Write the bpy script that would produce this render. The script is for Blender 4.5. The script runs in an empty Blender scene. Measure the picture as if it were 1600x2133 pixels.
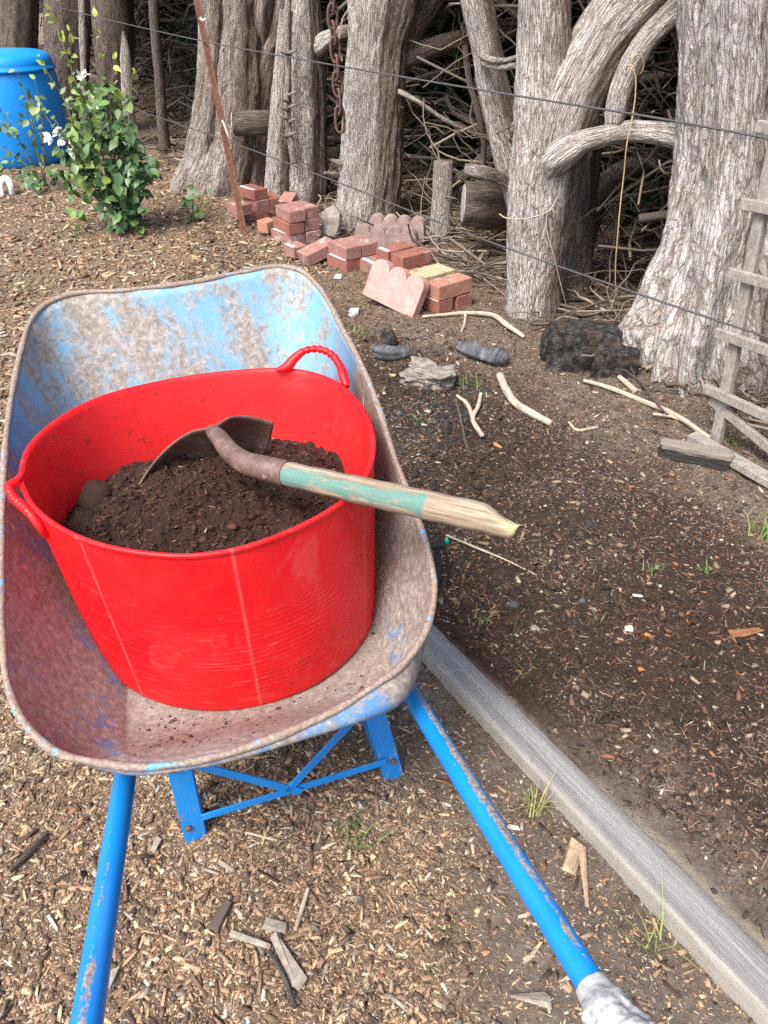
import bpy, bmesh, math, random
import numpy as np
from mathutils import Vector, Matrix
random.seed(7); rng = np.random.default_rng(7)
C = bpy.context.scene.collection
SC = bpy.context.scene
# ------------------------------------------------------------------ camera, world, sun, exposure
H = 1.5; FPX = 1600.0; PITCH = math.radians(35.5)
cam = bpy.data.cameras.new('camera'); camo = bpy.data.objects.new('camera', cam); C.objects.link(camo)
camo.location = (0, 0, H); camo.rotation_euler = (math.radians(90) - PITCH, 0, 0)
cam.sensor_fit = 'VERTICAL'; cam.sensor_height = 36.0; cam.lens = 36.0 * FPX / 2133.0
cam.clip_start = 0.05; cam.clip_end = 300
SC.camera = camo
SUN_EL = math.radians(56); SUN_AZ = math.atan2(-0.55, -0.83)      # azimuth of the sun measured from +Y towards +X
w = bpy.data.worlds.new('World'); SC.world = w; w.use_nodes = True
nt = w.node_tree; bg = nt.nodes['Background']; sky = nt.nodes.new('ShaderNodeTexSky')
sky.sky_type = 'NISHITA'; sky.sun_disc = False; sky.sun_elevation = SUN_EL; sky.sun_rotation = SUN_AZ
sky.air_density = 1.0; sky.dust_density = 4.0; sky.ozone_density = 1.0
nt.links.new(sky.outputs[0], bg.inputs[0]); bg.inputs[1].default_value = 0.132
sl = bpy.data.lights.new('sun', 'SUN'); sl.energy = 1.9; sl.angle = math.radians(20); sl.color = (1, .95, .88)
so = bpy.data.objects.new('sun', sl); C.objects.link(so)
sd = Vector((math.sin(SUN_AZ) * math.cos(SUN_EL), math.cos(SUN_AZ) * math.cos(SUN_EL), math.sin(SUN_EL)))
so.rotation_euler = sd.to_track_quat('Z', 'Y').to_euler(); so.location = (-4, -3, 6)
SC.view_settings.view_transform = 'Standard'; SC.view_settings.look = 'None'
SC.view_settings.exposure = 1.3; SC.view_settings.gamma = 1
SC.render.engine = 'CYCLES'
SC.cycles.use_denoising = False; SC.cycles.max_bounces = 5; SC.cycles.sample_clamp_indirect = 4
try: SC.cycles.denoising_input_passes = 'RGB_ALBEDO_NORMAL'; SC.cycles.denoising_prefilter = 'ACCURATE'
except Exception: pass
# ------------------------------------------------------------------ measuring helpers (photograph pixels -> metres)
Fv = np.array([0, math.cos(PITCH), -math.sin(PITCH)]); Uv = np.array([0, math.sin(PITCH), math.cos(PITCH)]); Rv = np.array([1., 0, 0])
O = np.array([0, 0, H])
def ray(u, v): return Fv + Rv * ((u - 800) / FPX) - Uv * ((v - 1066.5) / FPX)
def atz(u, v, z=0.): d = ray(u, v); return O + d * ((z - H) / d[2])
def atd(u, v, depth): return O + ray(u, v) * depth
def aty(u, v, y): d = ray(u, v); return O + d * (y / d[1])
def atpl(u, v, n, p0): d = ray(u, v); n = np.array(n, float); return O + d * (np.dot(n, np.array(p0) - O) / np.dot(n, d))
def depth(P): return float((np.array(P) - O) @ Fv)
def proj(P): q = np.asarray(P) - O; z = q @ Fv; return 800 + FPX * (q @ Rv) / z, 1066.5 - FPX * (q @ Uv) / z
FE = np.array([.558, -.83, 0]); FN = np.array([.83, .558, 0])     # along the fence (towards the right), across it (towards the trees)
BP = np.array([.134, 1.56, 0])
def bed(x, y): return (x - BP[0]) * FN[0] + (y - BP[1]) * FN[1]   # metres past the timber edging
# ------------------------------------------------------------------ noise
def _h(i, j, k, s):
    n = (i * 374761393 + j * 668265263 + k * 2147483647 + s * 974711) & 0xffffffff
    n = ((n ^ (n >> 13)) * 1274126177) & 0xffffffff
    return ((n ^ (n >> 16)) & 0xffff) / 65535.0
def vn(P, s=0):
    P = np.asarray(P, float); f = np.floor(P); t = P - f; i = f.astype(np.int64); t = t * t * (3 - 2 * t)
    r = 0
    for a in (0, 1):
        for b in (0, 1):
            for c in (0, 1):
                wgt = (t[..., 0] if a else 1 - t[..., 0]) * (t[..., 1] if b else 1 - t[..., 1]) * (t[..., 2] if c else 1 - t[..., 2])
                r = r + wgt * _h(i[..., 0] + a, i[..., 1] + b, i[..., 2] + c, s)
    return r * 2 - 1
def fbm(P, o=4, s=0):
    r = 0; a = .5; P = np.asarray(P, float)
    for k in range(o): r = r + a * vn(P, s + k); P = P * 2.03 + 7.1; a *= .5
    return r
def ss(a, b, x): t = np.clip((x - a) / (b - a), 0, 1); return t * t * (3 - 2 * t)
# ------------------------------------------------------------------ mesh helpers
def mesh(name, V, Fq, mat=None, parent=None, smooth=True, attrs=None):
    me = bpy.data.meshes.new(name)
    V = np.asarray(V, np.float32)
    if isinstance(Fq, np.ndarray):
        me.vertices.add(len(V)); me.vertices.foreach_set('co', V.ravel())
        n, k = Fq.shape; me.loops.add(n * k); me.loops.foreach_set('vertex_index', Fq.astype(np.int32).ravel())
        me.polygons.add(n); me.polygons.foreach_set('loop_start', np.arange(0, n * k, k, dtype=np.int32))
        me.polygons.foreach_set('loop_total', np.full(n, k, np.int32)); me.update(calc_edges=True)
    else:
        me.from_pydata([tuple(map(float, v)) for v in V], [], [tuple(map(int, f)) for f in Fq]); me.update()
    if smooth: me.polygons.foreach_set('use_smooth', np.ones(len(me.polygons), bool))
    for k, a in (attrs or {}).items():
        a = np.asarray(a, np.float32)
        if a.ndim == 1: me.attributes.new(k, 'FLOAT', 'POINT').data.foreach_set('value', a)
        elif a.shape[1] == 3: me.attributes.new(k, 'FLOAT_VECTOR', 'POINT').data.foreach_set('vector', a.ravel())
        else: me.attributes.new(k, 'FLOAT_COLOR', 'POINT').data.foreach_set('color', a.ravel())
    if mat: me.materials.append(mat)
    o = bpy.data.objects.new(name, me); C.objects.link(o)
    if parent: o.parent = parent
    return o
def tag(o, label, cat, group=None, kind=None):
    o['label'] = label; o['category'] = cat
    if group: o['group'] = group
    if kind: o['kind'] = kind
    return o
def thing(name, label, cat, group=None, kind=None):
    o = bpy.data.objects.new(name, None); o.empty_display_size = .05; C.objects.link(o)
    return tag(o, label, cat, group, kind)
def grid_faces(n, m, wrap=True, off=0):
    i, j = np.meshgrid(np.arange(n - 1), np.arange(m if wrap else m - 1), indexing='ij'); j2 = (j + 1) % m
    return (np.stack([i * m + j, i * m + j2, (i + 1) * m + j2, (i + 1) * m + j], -1).reshape(-1, 4) + off)
def catmull(P, n):
    P = np.asarray(P, float)
    if len(P) == 2: t = np.linspace(0, 1, n)[:, None]; return P[0] * (1 - t) + P[1] * t
    L = np.r_[0, np.cumsum(np.maximum(np.linalg.norm(np.diff(P[:, :3], axis=0), axis=1), 1e-6))]; h = np.diff(L)[:, None]
    S = np.diff(P, axis=0) / h; Tn = np.empty_like(P); Tn[0] = S[0]; Tn[-1] = S[-1]
    Tn[1:-1] = (S[:-1] * h[1:] + S[1:] * h[:-1]) / (h[1:] + h[:-1])
    q = np.linspace(0, L[-1], n); k = np.clip(np.searchsorted(L, q, side='right') - 1, 0, len(P) - 2); hk = h[k]
    t = ((q - L[k])[:, None] / hk); t2 = t * t; t3 = t2 * t
    return (2 * t3 - 3 * t2 + 1) * P[k] + (t3 - 2 * t2 + t) * hk * Tn[k] + (3 * t2 - 2 * t3) * P[k + 1] + (t3 - t2) * hk * Tn[k + 1]
def frames(P):
    T = np.gradient(P, axis=0); T /= np.linalg.norm(T, axis=1)[:, None] + 1e-12
    ref = np.array([0, -1., 0]) if abs(T[0][1]) < .9 else np.array([1., 0, 0])
    A = np.zeros_like(P); a = ref - T[0] * (ref @ T[0]); a /= np.linalg.norm(a); A[0] = a
    for i in range(1, len(P)):
        a = A[i - 1] - T[i] * (A[i - 1] @ T[i]); A[i] = a / np.linalg.norm(a)
    return T, A, np.cross(T, A)
def tube_arr(P, r, m=10, caps=True):
    P = np.asarray(P, float); r = np.broadcast_to(np.asarray(r, float), (len(P),))
    T, A, B = frames(P); th = np.linspace(0, 2 * np.pi, m, endpoint=False)
    V = P[:, None] + r[:, None, None] * (A[:, None] * np.cos(th)[None, :, None] + B[:, None] * np.sin(th)[None, :, None])
    Fq = grid_faces(len(P), m)
    return V.reshape(-1, 3), Fq
class MB:
    """collects shapes into one mesh"""
    def __init__(s): s.V = []; s.F = []; s.n = 0
    def add(s, V, Fq):
        s.V.append(np.asarray(V, float)); s.F += [tuple(int(i) + s.n for i in f) for f in Fq]; s.n += len(V); return s
    def tube(s, P, r, m=10, n=None):
        P = np.asarray(P, float)
        if n: Q = catmull(np.c_[P, np.broadcast_to(np.asarray(r, float), (len(P),))], n); P, r = Q[:, :3], Q[:, 3]
        V, Fq = tube_arr(P, r, m); k = len(P) * m
        s.add(V, list(map(tuple, Fq)) + [tuple(range(m))[::-1], tuple(range(k - m, k))]); return s
    def box(s, c, X, Y, Z):
        c, X, Y, Z = (np.asarray(a, float) for a in (c, X, Y, Z))
        V = [c + a * X + b * Y + d * Z for d in (-.5, .5) for b in (-.5, .5) for a in (-.5, .5)]
        s.add(V, [(0, 2, 3, 1), (4, 5, 7, 6), (0, 1, 5, 4), (2, 6, 7, 3), (0, 4, 6, 2), (1, 3, 7, 5)]); return s
    def strap(s, a, b, wdir, wd, tdir, th):
        a, b = np.asarray(a, float), np.asarray(b, float)
        wv = np.asarray(wdir, float); wv = wv / np.linalg.norm(wv) * wd; tv = np.asarray(tdir, float); tv = tv / np.linalg.norm(tv) * th
        return s.box((a + b) / 2, b - a, wv, tv)
    def disc(s, c, nrm, r, h, m=10):
        c = np.asarray(c, float); nrm = np.asarray(nrm, float) / np.linalg.norm(nrm)
        return s.tube([c, c + nrm * h * .7, c + nrm * h], [r, r, r * .7], m)
    def build(s, name, mat, parent=None, smooth=False, bevel=0):
        o = mesh(name, np.vstack(s.V), s.F, mat, parent, smooth)
        if bevel:
            b = o.modifiers.new('bevel', 'BEVEL'); b.width = bevel; b.segments = 2; b.limit_method = 'ANGLE'
        return o
# ------------------------------------------------------------------ material helpers
class M:
    def __init__(s, name):
        s.m = bpy.data.materials.new(name); s.m.use_nodes = True; s.t = s.m.node_tree; s.N = s.t.nodes
        s.b = s.N['Principled BSDF']; s.b.inputs['Roughness'].default_value = .8
        s.L = s.t.links.new
    def n(s, typ, **kw):
        o = s.N.new('ShaderNode' + typ)
        for k, v in kw.items(): setattr(o, k, v)
        return o
    def put(s, sock, v):
        if isinstance(v, (int, float)): sock.default_value = v
        elif isinstance(v, tuple): sock.default_value = v if len(v) == 4 or sock.type == 'VECTOR' else (*v, 1)
        else: s.L(v, sock)
    def attr(s, name, out='Vector'): a = s.n('Attribute'); a.attribute_name = name; return a.outputs[out]
    def obj(s): return s.n('TexCoord').outputs['Object']
    def gen(s): return s.n('TexCoord').outputs['Generated']
    def mapv(s, v, sc): o = s.n('Mapping'); s.L(v, o.inputs[0]); o.inputs['Scale'].default_value = sc; return o.outputs[0]
    def noise(s, v, sc, det=6, rough=.6, dist=0):
        o = s.n('TexNoise'); s.L(v, o.inputs['Vector']); o.inputs['Scale'].default_value = sc; o.inputs['Detail'].default_value = det
        o.inputs['Roughness'].default_value = rough; o.inputs['Distortion'].default_value = dist; return o.outputs['Fac']
    def vor(s, v, sc, feat='F1'): o = s.n('TexVoronoi'); o.feature = feat; s.L(v, o.inputs['Vector']); o.inputs['Scale'].default_value = sc; return o
    def ramp(s, f, *st):
        o = s.n('ValToRGB'); s.put(o.inputs[0], f); e = o.color_ramp.elements
        while len(e) < len(st): e.new(.5)
        for x, (p, c) in zip(e, st): x.position = p; x.color = (*c, 1) if isinstance(c, tuple) else (c, c, c, 1)
        return o.outputs[0]
    def mix(s, f, a, b, bt='MIX'):
        o = s.n('Mix'); o.data_type = 'RGBA'; o.blend_type = bt; s.put(o.inputs[0], f); s.put(o.inputs[6], a); s.put(o.inputs[7], b); return o.outputs[2]
    def math(s, op, a, b=0., c=0.):
        o = s.n('Math'); o.operation = op; s.put(o.inputs[0], a); s.put(o.inputs[1], b)
        if op in ('MULTIPLY_ADD', 'SMOOTH_MIN'): s.put(o.inputs[2], c)
        return o.outputs[0]
    def bump(s, h, st=.5, d=.01):
        o = s.n('Bump'); s.put(o.inputs['Height'], h); o.inputs['Strength'].default_value = st; o.inputs['Distance'].default_value = d
        s.L(o.outputs[0], s.b.inputs['Normal'])
    def col(s, c): s.put(s.b.inputs['Base Color'], c); return s
    def rough(s, r): s.put(s.b.inputs['Roughness'], r); return s
def simple(name, c, r=.6, var=.25, sc=30, bump=0):
    m = M(name); n = m.noise(m.obj(), sc)
    m.col(m.mix(m.ramp(n, (.3, 0.), (.7, 1.)), tuple(x * (1 - var) for x in c), tuple(min(1, x * (1 + var)) for x in c))).rough(r)
    if bump: m.bump(n, bump, .005)
    return m.m
def colattr(name, r=.85, sub=0.0):
    m = M(name); a = m.attr('Col', 'Color'); n = m.noise(m.obj(), 260, 3)
    m.col(m.mix(m.ramp(n, (.3, .0), (.7, .75)), a, m.mix(1., a, (.55, .5, .46), 'MULTIPLY'))).rough(r)
    m.bump(n, .4, .002)
    return m.m
def bark(name, light, mid, dark, pale=(.62, .60, .57), brown=None, brown_side=0., k=1.0):
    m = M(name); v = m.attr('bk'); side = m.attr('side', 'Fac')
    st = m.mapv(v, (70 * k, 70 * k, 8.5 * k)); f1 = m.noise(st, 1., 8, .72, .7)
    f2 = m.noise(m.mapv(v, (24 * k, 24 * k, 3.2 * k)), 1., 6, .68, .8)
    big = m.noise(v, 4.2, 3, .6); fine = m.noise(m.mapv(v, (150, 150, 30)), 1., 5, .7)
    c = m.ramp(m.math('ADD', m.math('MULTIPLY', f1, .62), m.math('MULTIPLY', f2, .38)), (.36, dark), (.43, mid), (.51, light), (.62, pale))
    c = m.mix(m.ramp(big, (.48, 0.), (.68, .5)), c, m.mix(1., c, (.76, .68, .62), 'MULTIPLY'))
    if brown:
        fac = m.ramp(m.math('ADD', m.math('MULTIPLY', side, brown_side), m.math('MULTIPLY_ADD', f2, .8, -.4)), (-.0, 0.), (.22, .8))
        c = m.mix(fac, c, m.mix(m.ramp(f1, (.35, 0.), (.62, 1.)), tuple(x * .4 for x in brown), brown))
    c = m.mix(m.ramp(fine, (.33, .8), (.47, 0.)), c, m.mix(1., c, (.35, .29, .25), 'MULTIPLY'))
    crk = m.n('TexVoronoi'); crk.feature = 'DISTANCE_TO_EDGE'; crk.inputs['Scale'].default_value = 1.; wv_ = m.n('VectorMath'); wv_.operation = 'ADD'; m.L(m.mapv(v, (100 * k, 100 * k, 9 * k)), wv_.inputs[0]); nn_ = m.n('TexNoise'); m.L(m.mapv(v, (30, 30, 12)), nn_.inputs['Vector']); nn_.inputs['Scale'].default_value = 1.; m.L(m.mapv(nn_.outputs['Color'], (1.6, 1.6, 1.6)), wv_.inputs[1]); m.L(wv_.outputs[0], crk.inputs['Vector'])
    ck = m.ramp(crk.outputs['Distance'], (0., 0.), (.16, 1.)); c = m.mix(ck, m.mix(1., c, (.50, .44, .39), 'MULTIPLY'), c)
    m.col(c).rough(.92)
    m.bump(m.math('ADD', m.math('ADD', m.math('MULTIPLY', f1, 1.), m.math('MULTIPLY', ck, .2)), m.math('ADD', m.math('MULTIPLY', f2, .8), m.math('MULTIPLY', fine, .4))), 1., .03)
    return m.m
# ================================================================== GROUND
def groundz(x, y):
    P = np.stack([x, y, np.zeros_like(x)], -1); z = .018 * fbm(P * 3.1, 3, 5) + .012 * fbm(P * 14, 3, 9)
    d = bed(x, y); z = z + .012 * ss(.0, .25, d) * (fbm(P * 9, 3, 31))
    return z + .05 * ss(1.9, 4., d)
xs = np.sinh(np.linspace(-3.6, 3.6, 520)) * .9; ys = np.r_[np.linspace(-2.0, .2, 25)[:-1], .2 + np.sinh(np.linspace(0, 4.0, 560)) * 1.2]
X, Y = np.meshgrid(xs, ys, indexing='ij'); Z = groundz(X, Y)
V = np.stack([X, Y, Z], -1).reshape(-1, 3); d = bed(V[:, 0], V[:, 1]); nz = fbm(V * [2.2, 2.2, 0], 4, 3)
along = (V[:, 0] - BP[0]) * FE[0] + (V[:, 1] - BP[1]) * FE[1]
soil = ss(-.01, .05, d + nz * .06) * (1 - ss(.9, 1.35, d + nz * .5)) * ss(-2.6, -1.2, along + nz)
near = ss(.40, .62, along + nz * .15) * (1 - ss(.10, .30, d + nz * .25)); soil = soil * (1 - near)
dirt = ss(.85, 1.25, d + nz * .5) * (1 - ss(1.9, 2.6, d)) * ss(-2.5, -1.0, along + nz) + ss(-.7, -.25, d + nz * .3) * (1 - ss(-.05, .0, d)) * ss(-.9, .2, along + nz * .3) + near * ss(-.02, .0, d)
zone = np.c_[soil, np.clip(dirt, 0, 1), ss(.22, .42, along + nz * .2) * ss(-.03, .0, d) * (1 - ss(.02, .05, d + nz * .07)), np.ones(len(V))]
m = M('ground_litter'); o_ = m.obj(); z_ = m.n('SeparateColor'); m.L(m.attr('zone', 'Color'), z_.inputs[0])
n1 = m.noise(o_, 70, 8, .7); n2 = m.noise(o_, 9, 5, .6); n3 = m.noise(o_, 320, 4, .7); vo = m.vor(o_, 120)
lit = m.ramp(n1, (.3, (.085, .057, .038)), (.48, (.19, .132, .085)), (.62, (.30, .22, .145)), (.75, (.40, .32, .23)))
soi = m.ramp(m.math('ADD', m.math('MULTIPLY', n1, .6), m.math('MULTIPLY', n3, .4)), (.35, (.022, .0125, .0085)), (.55, (.058, .033, .022)), (.75, (.13, .076, .05)))
dr = m.ramp(m.math('ADD', m.math('MULTIPLY', n1, .5), m.math('MULTIPLY', n2, .5)), (.33, (.085, .062, .046)), (.5, (.165, .128, .098)), (.68, (.27, .22, .175)))
c = m.mix(z_.outputs[0], m.mix(z_.outputs[1], lit, dr), soi)
c = m.mix(m.math('MULTIPLY', z_.outputs[2], m.ramp(n2, (.3, .6), (.6, 1.))), c, m.mix(n3, (.30, .25, .19), (.50, .44, .36)))
c = m.mix(m.ramp(vo.outputs['Color'], (.0, .0), (1., .35)), c, m.mix(1., c, (.5, .45, .4), 'MULTIPLY'))
m.col(c).rough(.95); m.bump(m.math('ADD', n1, m.math('MULTIPLY', n3, .5)), .9, .012)
gr = mesh('ground', V, grid_faces(len(xs), len(ys), False)[:, ::-1], m.m, attrs={'zone': zone}); gr['kind'] = 'structure'

# ------------------------------------------------------------------ scattered litter (uncountable): many small solids in one mesh
def boxes(name, P, L, W, T, yaw, tilt, col, mat, up=.3):
    n = len(P); cy, sy = np.cos(yaw), np.sin(yaw); ct, st = np.cos(tilt), np.sin(tilt)
    ex = np.stack([cy * ct, sy * ct, st], -1); roll = rng.normal(0, .35, n)
    ey0 = np.stack([-sy, cy, np.zeros(n)], -1); ez0 = np.cross(ex, ey0)
    ey = ey0 * np.cos(roll)[:, None] + ez0 * np.sin(roll)[:, None]; ez = np.cross(ex, ey)
    corners = np.array([[-1, -1, -1], [1, -1, -1], [1, 1, -1], [-1, 1, -1], [-1, -1, 1], [1, -1, 1], [1, 1, 1], [-1, 1, 1]], float)
    j = corners[None] * (1 + rng.uniform(-.45, .12, (n, 8, 3)))
    # taper one end of a part of the chips
    tp = rng.uniform(.35, 1.1, n)[:, None]; j[:, [1, 2, 5, 6], 1] *= tp
    Vv = P[:, None] + j[..., :1] * (L / 2)[:, None, None] * ex[:, None] + j[..., 1:2] * (W / 2)[:, None, None] * ey[:, None] + j[..., 2:] * (T / 2)[:, None, None] * ez[:, None]
    Vv[..., 2] += (np.abs(st) * L * up + T * .3)[:, None]
    fq = np.array([[0, 3, 2, 1], [4, 5, 6, 7], [0, 1, 5, 4], [1, 2, 6, 5], [2, 3, 7, 6], [3, 0, 4, 7]])
    Ff = (fq[None] + (np.arange(n) * 8)[:, None, None]).reshape(-1, 4)
    cc = np.repeat(np.c_[col, np.ones(n)], 8, axis=0)
    return mesh(name, Vv.reshape(-1, 3), Ff, mat, smooth=False, attrs={'Col': cc})
def visible(P, mrg=260):
    q = P - O; z = q @ Fv; u = 800 + FPX * (q @ Rv) / z; v = 1066.5 - FPX * (q @ Uv) / z
    return (z > .3) & (u > -mrg) & (u < 1600 + mrg) & (v > 150) & (v < 2133 + 330)
def pal(n, cols, wts, var=.22):
    cols = np.array(cols); i = rng.choice(len(cols), n, p=np.array(wts) / sum(wts)); return np.clip(cols[i] * (1 + rng.normal(0, var, (n, 1))), .004, .8)
def scatter(n, x0, x1, y0, y1, dens):
    x = rng.uniform(x0, x1, n); y = rng.uniform(y0, y1, n); P = np.stack([x, y, np.zeros(n)], -1)
    k = visible(P) & (rng.random(n) < dens(x, y)); x, y = x[k], y[k]; return np.stack([x, y, groundz(x, y)], -1)
def alongf(x, y): return (x - BP[0]) * FE[0] + (y - BP[1]) * FE[1]
LIT = colattr('chip_wood')
CH = [(.52, .385, .235), (.42, .295, .18), (.31, .21, .13), (.215, .138, .088), (.43, .38, .31), (.115, .073, .05), (.60, .51, .37), (.38, .19, .10)]
CW = [9, 18, 26, 25, 8, 14, 2.5, 3]
def chipdens(x, y):
    dd = bed(x, y); P = np.stack([x, y, 0 * x], -1); q = fbm(P * 2.2, 3, 3)
    path = (1 - ss(-.12, -.05, dd)); bare = ss(-.75, -.3, dd + q * .35) * ss(-.9, .25, alongf(x, y) + q * .3); return path * (1 - .80 * bare) * (.62 + .38 * ss(-.25, .1, fbm(P * 5.5, 3, 51)))
P = scatter(400000, -1.7, 1.3, .1, 2.3, chipdens); n = len(P)
L = np.exp(rng.normal(math.log(.0064), .66, n)).clip(.002, .06); W = (L * rng.uniform(.12, .6, n)).clip(.001, .010)
P2 = scatter(330000, -1.7, 1.3, .1, 2.3, lambda x, y: chipdens(x, y) * .9); n2 = len(P2); L2 = rng.uniform(.0025, .0125, n2); W2 = (L2 * rng.uniform(.1, .5, n2)).clip(.0008, .004)
P = np.vstack([P, P2]); L = np.r_[L, L2]; W = np.r_[W, W2]; n = len(P)
a = boxes('wood_chip_litter', P, L, W, W * rng.uniform(.2, .5, n), rng.uniform(0, 6.3, n), rng.normal(0, .16, n), pal(n, CH, CW, .3), LIT)
tag(a, 'pale tan and brown wood chips covering the path under the wheelbarrow', 'wood chips', kind='stuff')
P = scatter(5200, -1.7, 1.1, .1, 2.4, lambda x, y: .75 * chipdens(x, y)); n = len(P); L = np.exp(rng.normal(math.log(.030), .4, n)).clip(.014, .085); W = (L * rng.uniform(.08, .3, n)).clip(.0018, .011)
a = boxes('bark_shreds', P - [0, 0, .0015], L, W, W * rng.uniform(.15, .4, n), rng.uniform(0, 6.3, n), rng.normal(0, .08, n), pal(n, [(.36, .30, .23), (.24, .165, .11), (.46, .38, .28), (.15, .10, .072)], [4, 5, 3, 3]), LIT)
tag(a, 'long bark shreds and splinters lying among the finer chips of the path', 'wood chips', kind='stuff')
# farther path: smaller in the picture, fewer and larger
P = scatter(95000, -4.6, 1.5, 2.3, 8.5, lambda x, y: (1 - ss(.6, 1.1, bed(x, y) - ss(-2.2, -3.6, alongf(x, y)) * .9)) * (1 - ss(-.3, .1, bed(x, y)) * ss(-2.3, -1.0, alongf(x, y))) * np.clip(1.35 - y / 8, .3, 1)); n = len(P)
L = np.exp(rng.normal(math.log(.024), .5, n)).clip(.01, .11); W = (L * rng.uniform(.16, .45, n)).clip(.003, .02)
a = boxes('far_chip_litter', P, L, W, W * rng.uniform(.3, .7, n), rng.uniform(0, 6.3, n), rng.normal(0, .22, n), pal(n, CH, [10, 18, 24, 22, 8, 12, 4, 3]), LIT)
tag(a, 'small brown bark and wood chips spread beyond the wheelbarrow up to the shrub', 'wood chips', kind='stuff')
# mulch and fibres on the dark bed
def beddens(x, y):
    dd = bed(x, y); q = fbm(np.stack([x, y, 0 * x], -1) * 2.2, 3, 3); al = alongf(x, y)
    return ss(.005, .03, dd - .05 * ss(.2, .4, al) * (rng.random(len(x)) < .8)) * (1 - .30 * ss(.8, 1.3, dd + q * .4)) * np.clip(1.35 - y / 7, .5, 1) * (1 - ss(2.2, 3.2, dd))
P = scatter(400000, -1.2, 3.0, .4, 5.4, beddens); n = len(P)
fib = rng.random(n) < .5
L = np.where(fib, rng.uniform(.010, .042, n), np.exp(rng.normal(math.log(.0075), .55, n)).clip(.002, .05)); W = np.where(fib, rng.uniform(.0008, .0022, n), (L * rng.uniform(.25, .6, n)).clip(.003, .016))
dk = rng.random(n) < ss(1.25, .75, bed(P[:, 0], P[:, 1])) * (.35 + .65 * ss(-.30, .05, fbm(P * [2.6, 2.6, 0] + 3, 3, 41)))
colr = np.where(dk[:, None], pal(n, [(.030, .017, .011), (.066, .035, .022), (.145, .072, .042), (.34, .15, .06), (.32, .235, .16), (.5, .44, .36)], [34, 34, 20, 5, 7, 1.6]), pal(n, [(.07, .045, .03), (.14, .09, .06), (.22, .15, .10), (.33, .25, .17), (.42, .36, .29), (.26, .12, .06)], [18, 26, 22, 14, 7, 4]))
a = boxes('bed_mulch', P, L, W, W * rng.uniform(.3, .8, n), rng.uniform(0, 6.3, n), rng.normal(0, .25, n), colr, LIT)
tag(a, 'dark damp mulch and bark fibres strewn over the garden bed beside the edging', 'mulch', kind='stuff')
# soil crumbs and clods
ico = bmesh.new(); bmesh.ops.create_icosphere(ico, subdivisions=1, radius=1); IV = np.array([v.co[:] for v in ico.verts]); IF = np.array([[v.index for v in f.verts] for f in ico.faces]); ico.free()
ico = bmesh.new(); bmesh.ops.create_icosphere(ico, subdivisions=2, radius=1); IV2 = np.array([v.co[:] for v in ico.verts]); IF2 = np.array([[v.index for v in f.verts] for f in ico.faces]); ico.free()
def lumps(name, P, S, col, mat, parent=None, flat=.7, I=(IV, IF)):
    iv, if_ = I; n = len(P); j = iv[None] * (1 + rng.uniform(-.38, .25, (n, len(iv), 1))); j = j * rng.uniform(.65, 1.2, (n, 1, 3)) * [1, 1, flat]
    Vv = P[:, None] + j * S[:, None, None]; Ff = (if_[None] + (np.arange(n) * len(iv))[:, None, None]).reshape(-1, 3)
    return mesh(name, Vv.reshape(-1, 3), Ff, mat, parent, smooth=False, attrs={'Col': np.repeat(np.c_[col, np.ones(n)], len(iv), axis=0)})
P = scatter(26000, -.4, 2.6, .6, 3.6, lambda x, y: ss(.0, .08, bed(x, y)) * (1 - .6 * ss(.7, 1.4, bed(x, y))) * (.35 + .65 * ss(-.05, .25, fbm(np.stack([x, y, 0 * x], -1) * 3, 3, 8)))); n = len(P)
dk = rng.random(n) < ss(1.3, .7, bed(P[:, 0], P[:, 1])) * ss(1.35, .7, alongf(P[:, 0], P[:, 1]) + .3)
S = np.exp(rng.normal(math.log(.0036), .55, n)).clip(.0012, .017)
a = lumps('soil_clods', P, S, np.where(dk[:, None], pal(n, [(.022, .014, .010), (.04, .025, .018), (.06, .04, .03)], [4, 4, 2]), pal(n, [(.12, .09, .068), (.17, .135, .105), (.085, .06, .046)], [3, 2, 3])), LIT)
tag(a, 'crumbled clods of dark and grey soil on the garden bed', 'soil', kind='stuff')
# charcoal crumbs near the burnt logs
P0 = np.array([atz(rng.normal(900, 55), rng.normal(850, 60)) for _ in range(1100)] + [atz(rng.uniform(800, 1330), rng.uniform(980, 1330)) for _ in range(130)] + [atz(rng.normal(830, 40), rng.normal(720, 25)) for _ in range(60)]); P0[:, 2] = groundz(P0[:, 0], P0[:, 1])
a = lumps('charcoal_crumbs', P0, np.exp(rng.normal(math.log(.0065), .55, len(P0))).clip(.002, .024), pal(len(P0), [(.012, .012, .013), (.028, .028, .030), (.06, .062, .068), (.15, .155, .165)], [6, 5, 1.5, .3]), LIT)
tag(a, 'black charcoal crumbs scattered around the burnt logs behind the shovel handle', 'charcoal', kind='stuff')

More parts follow.
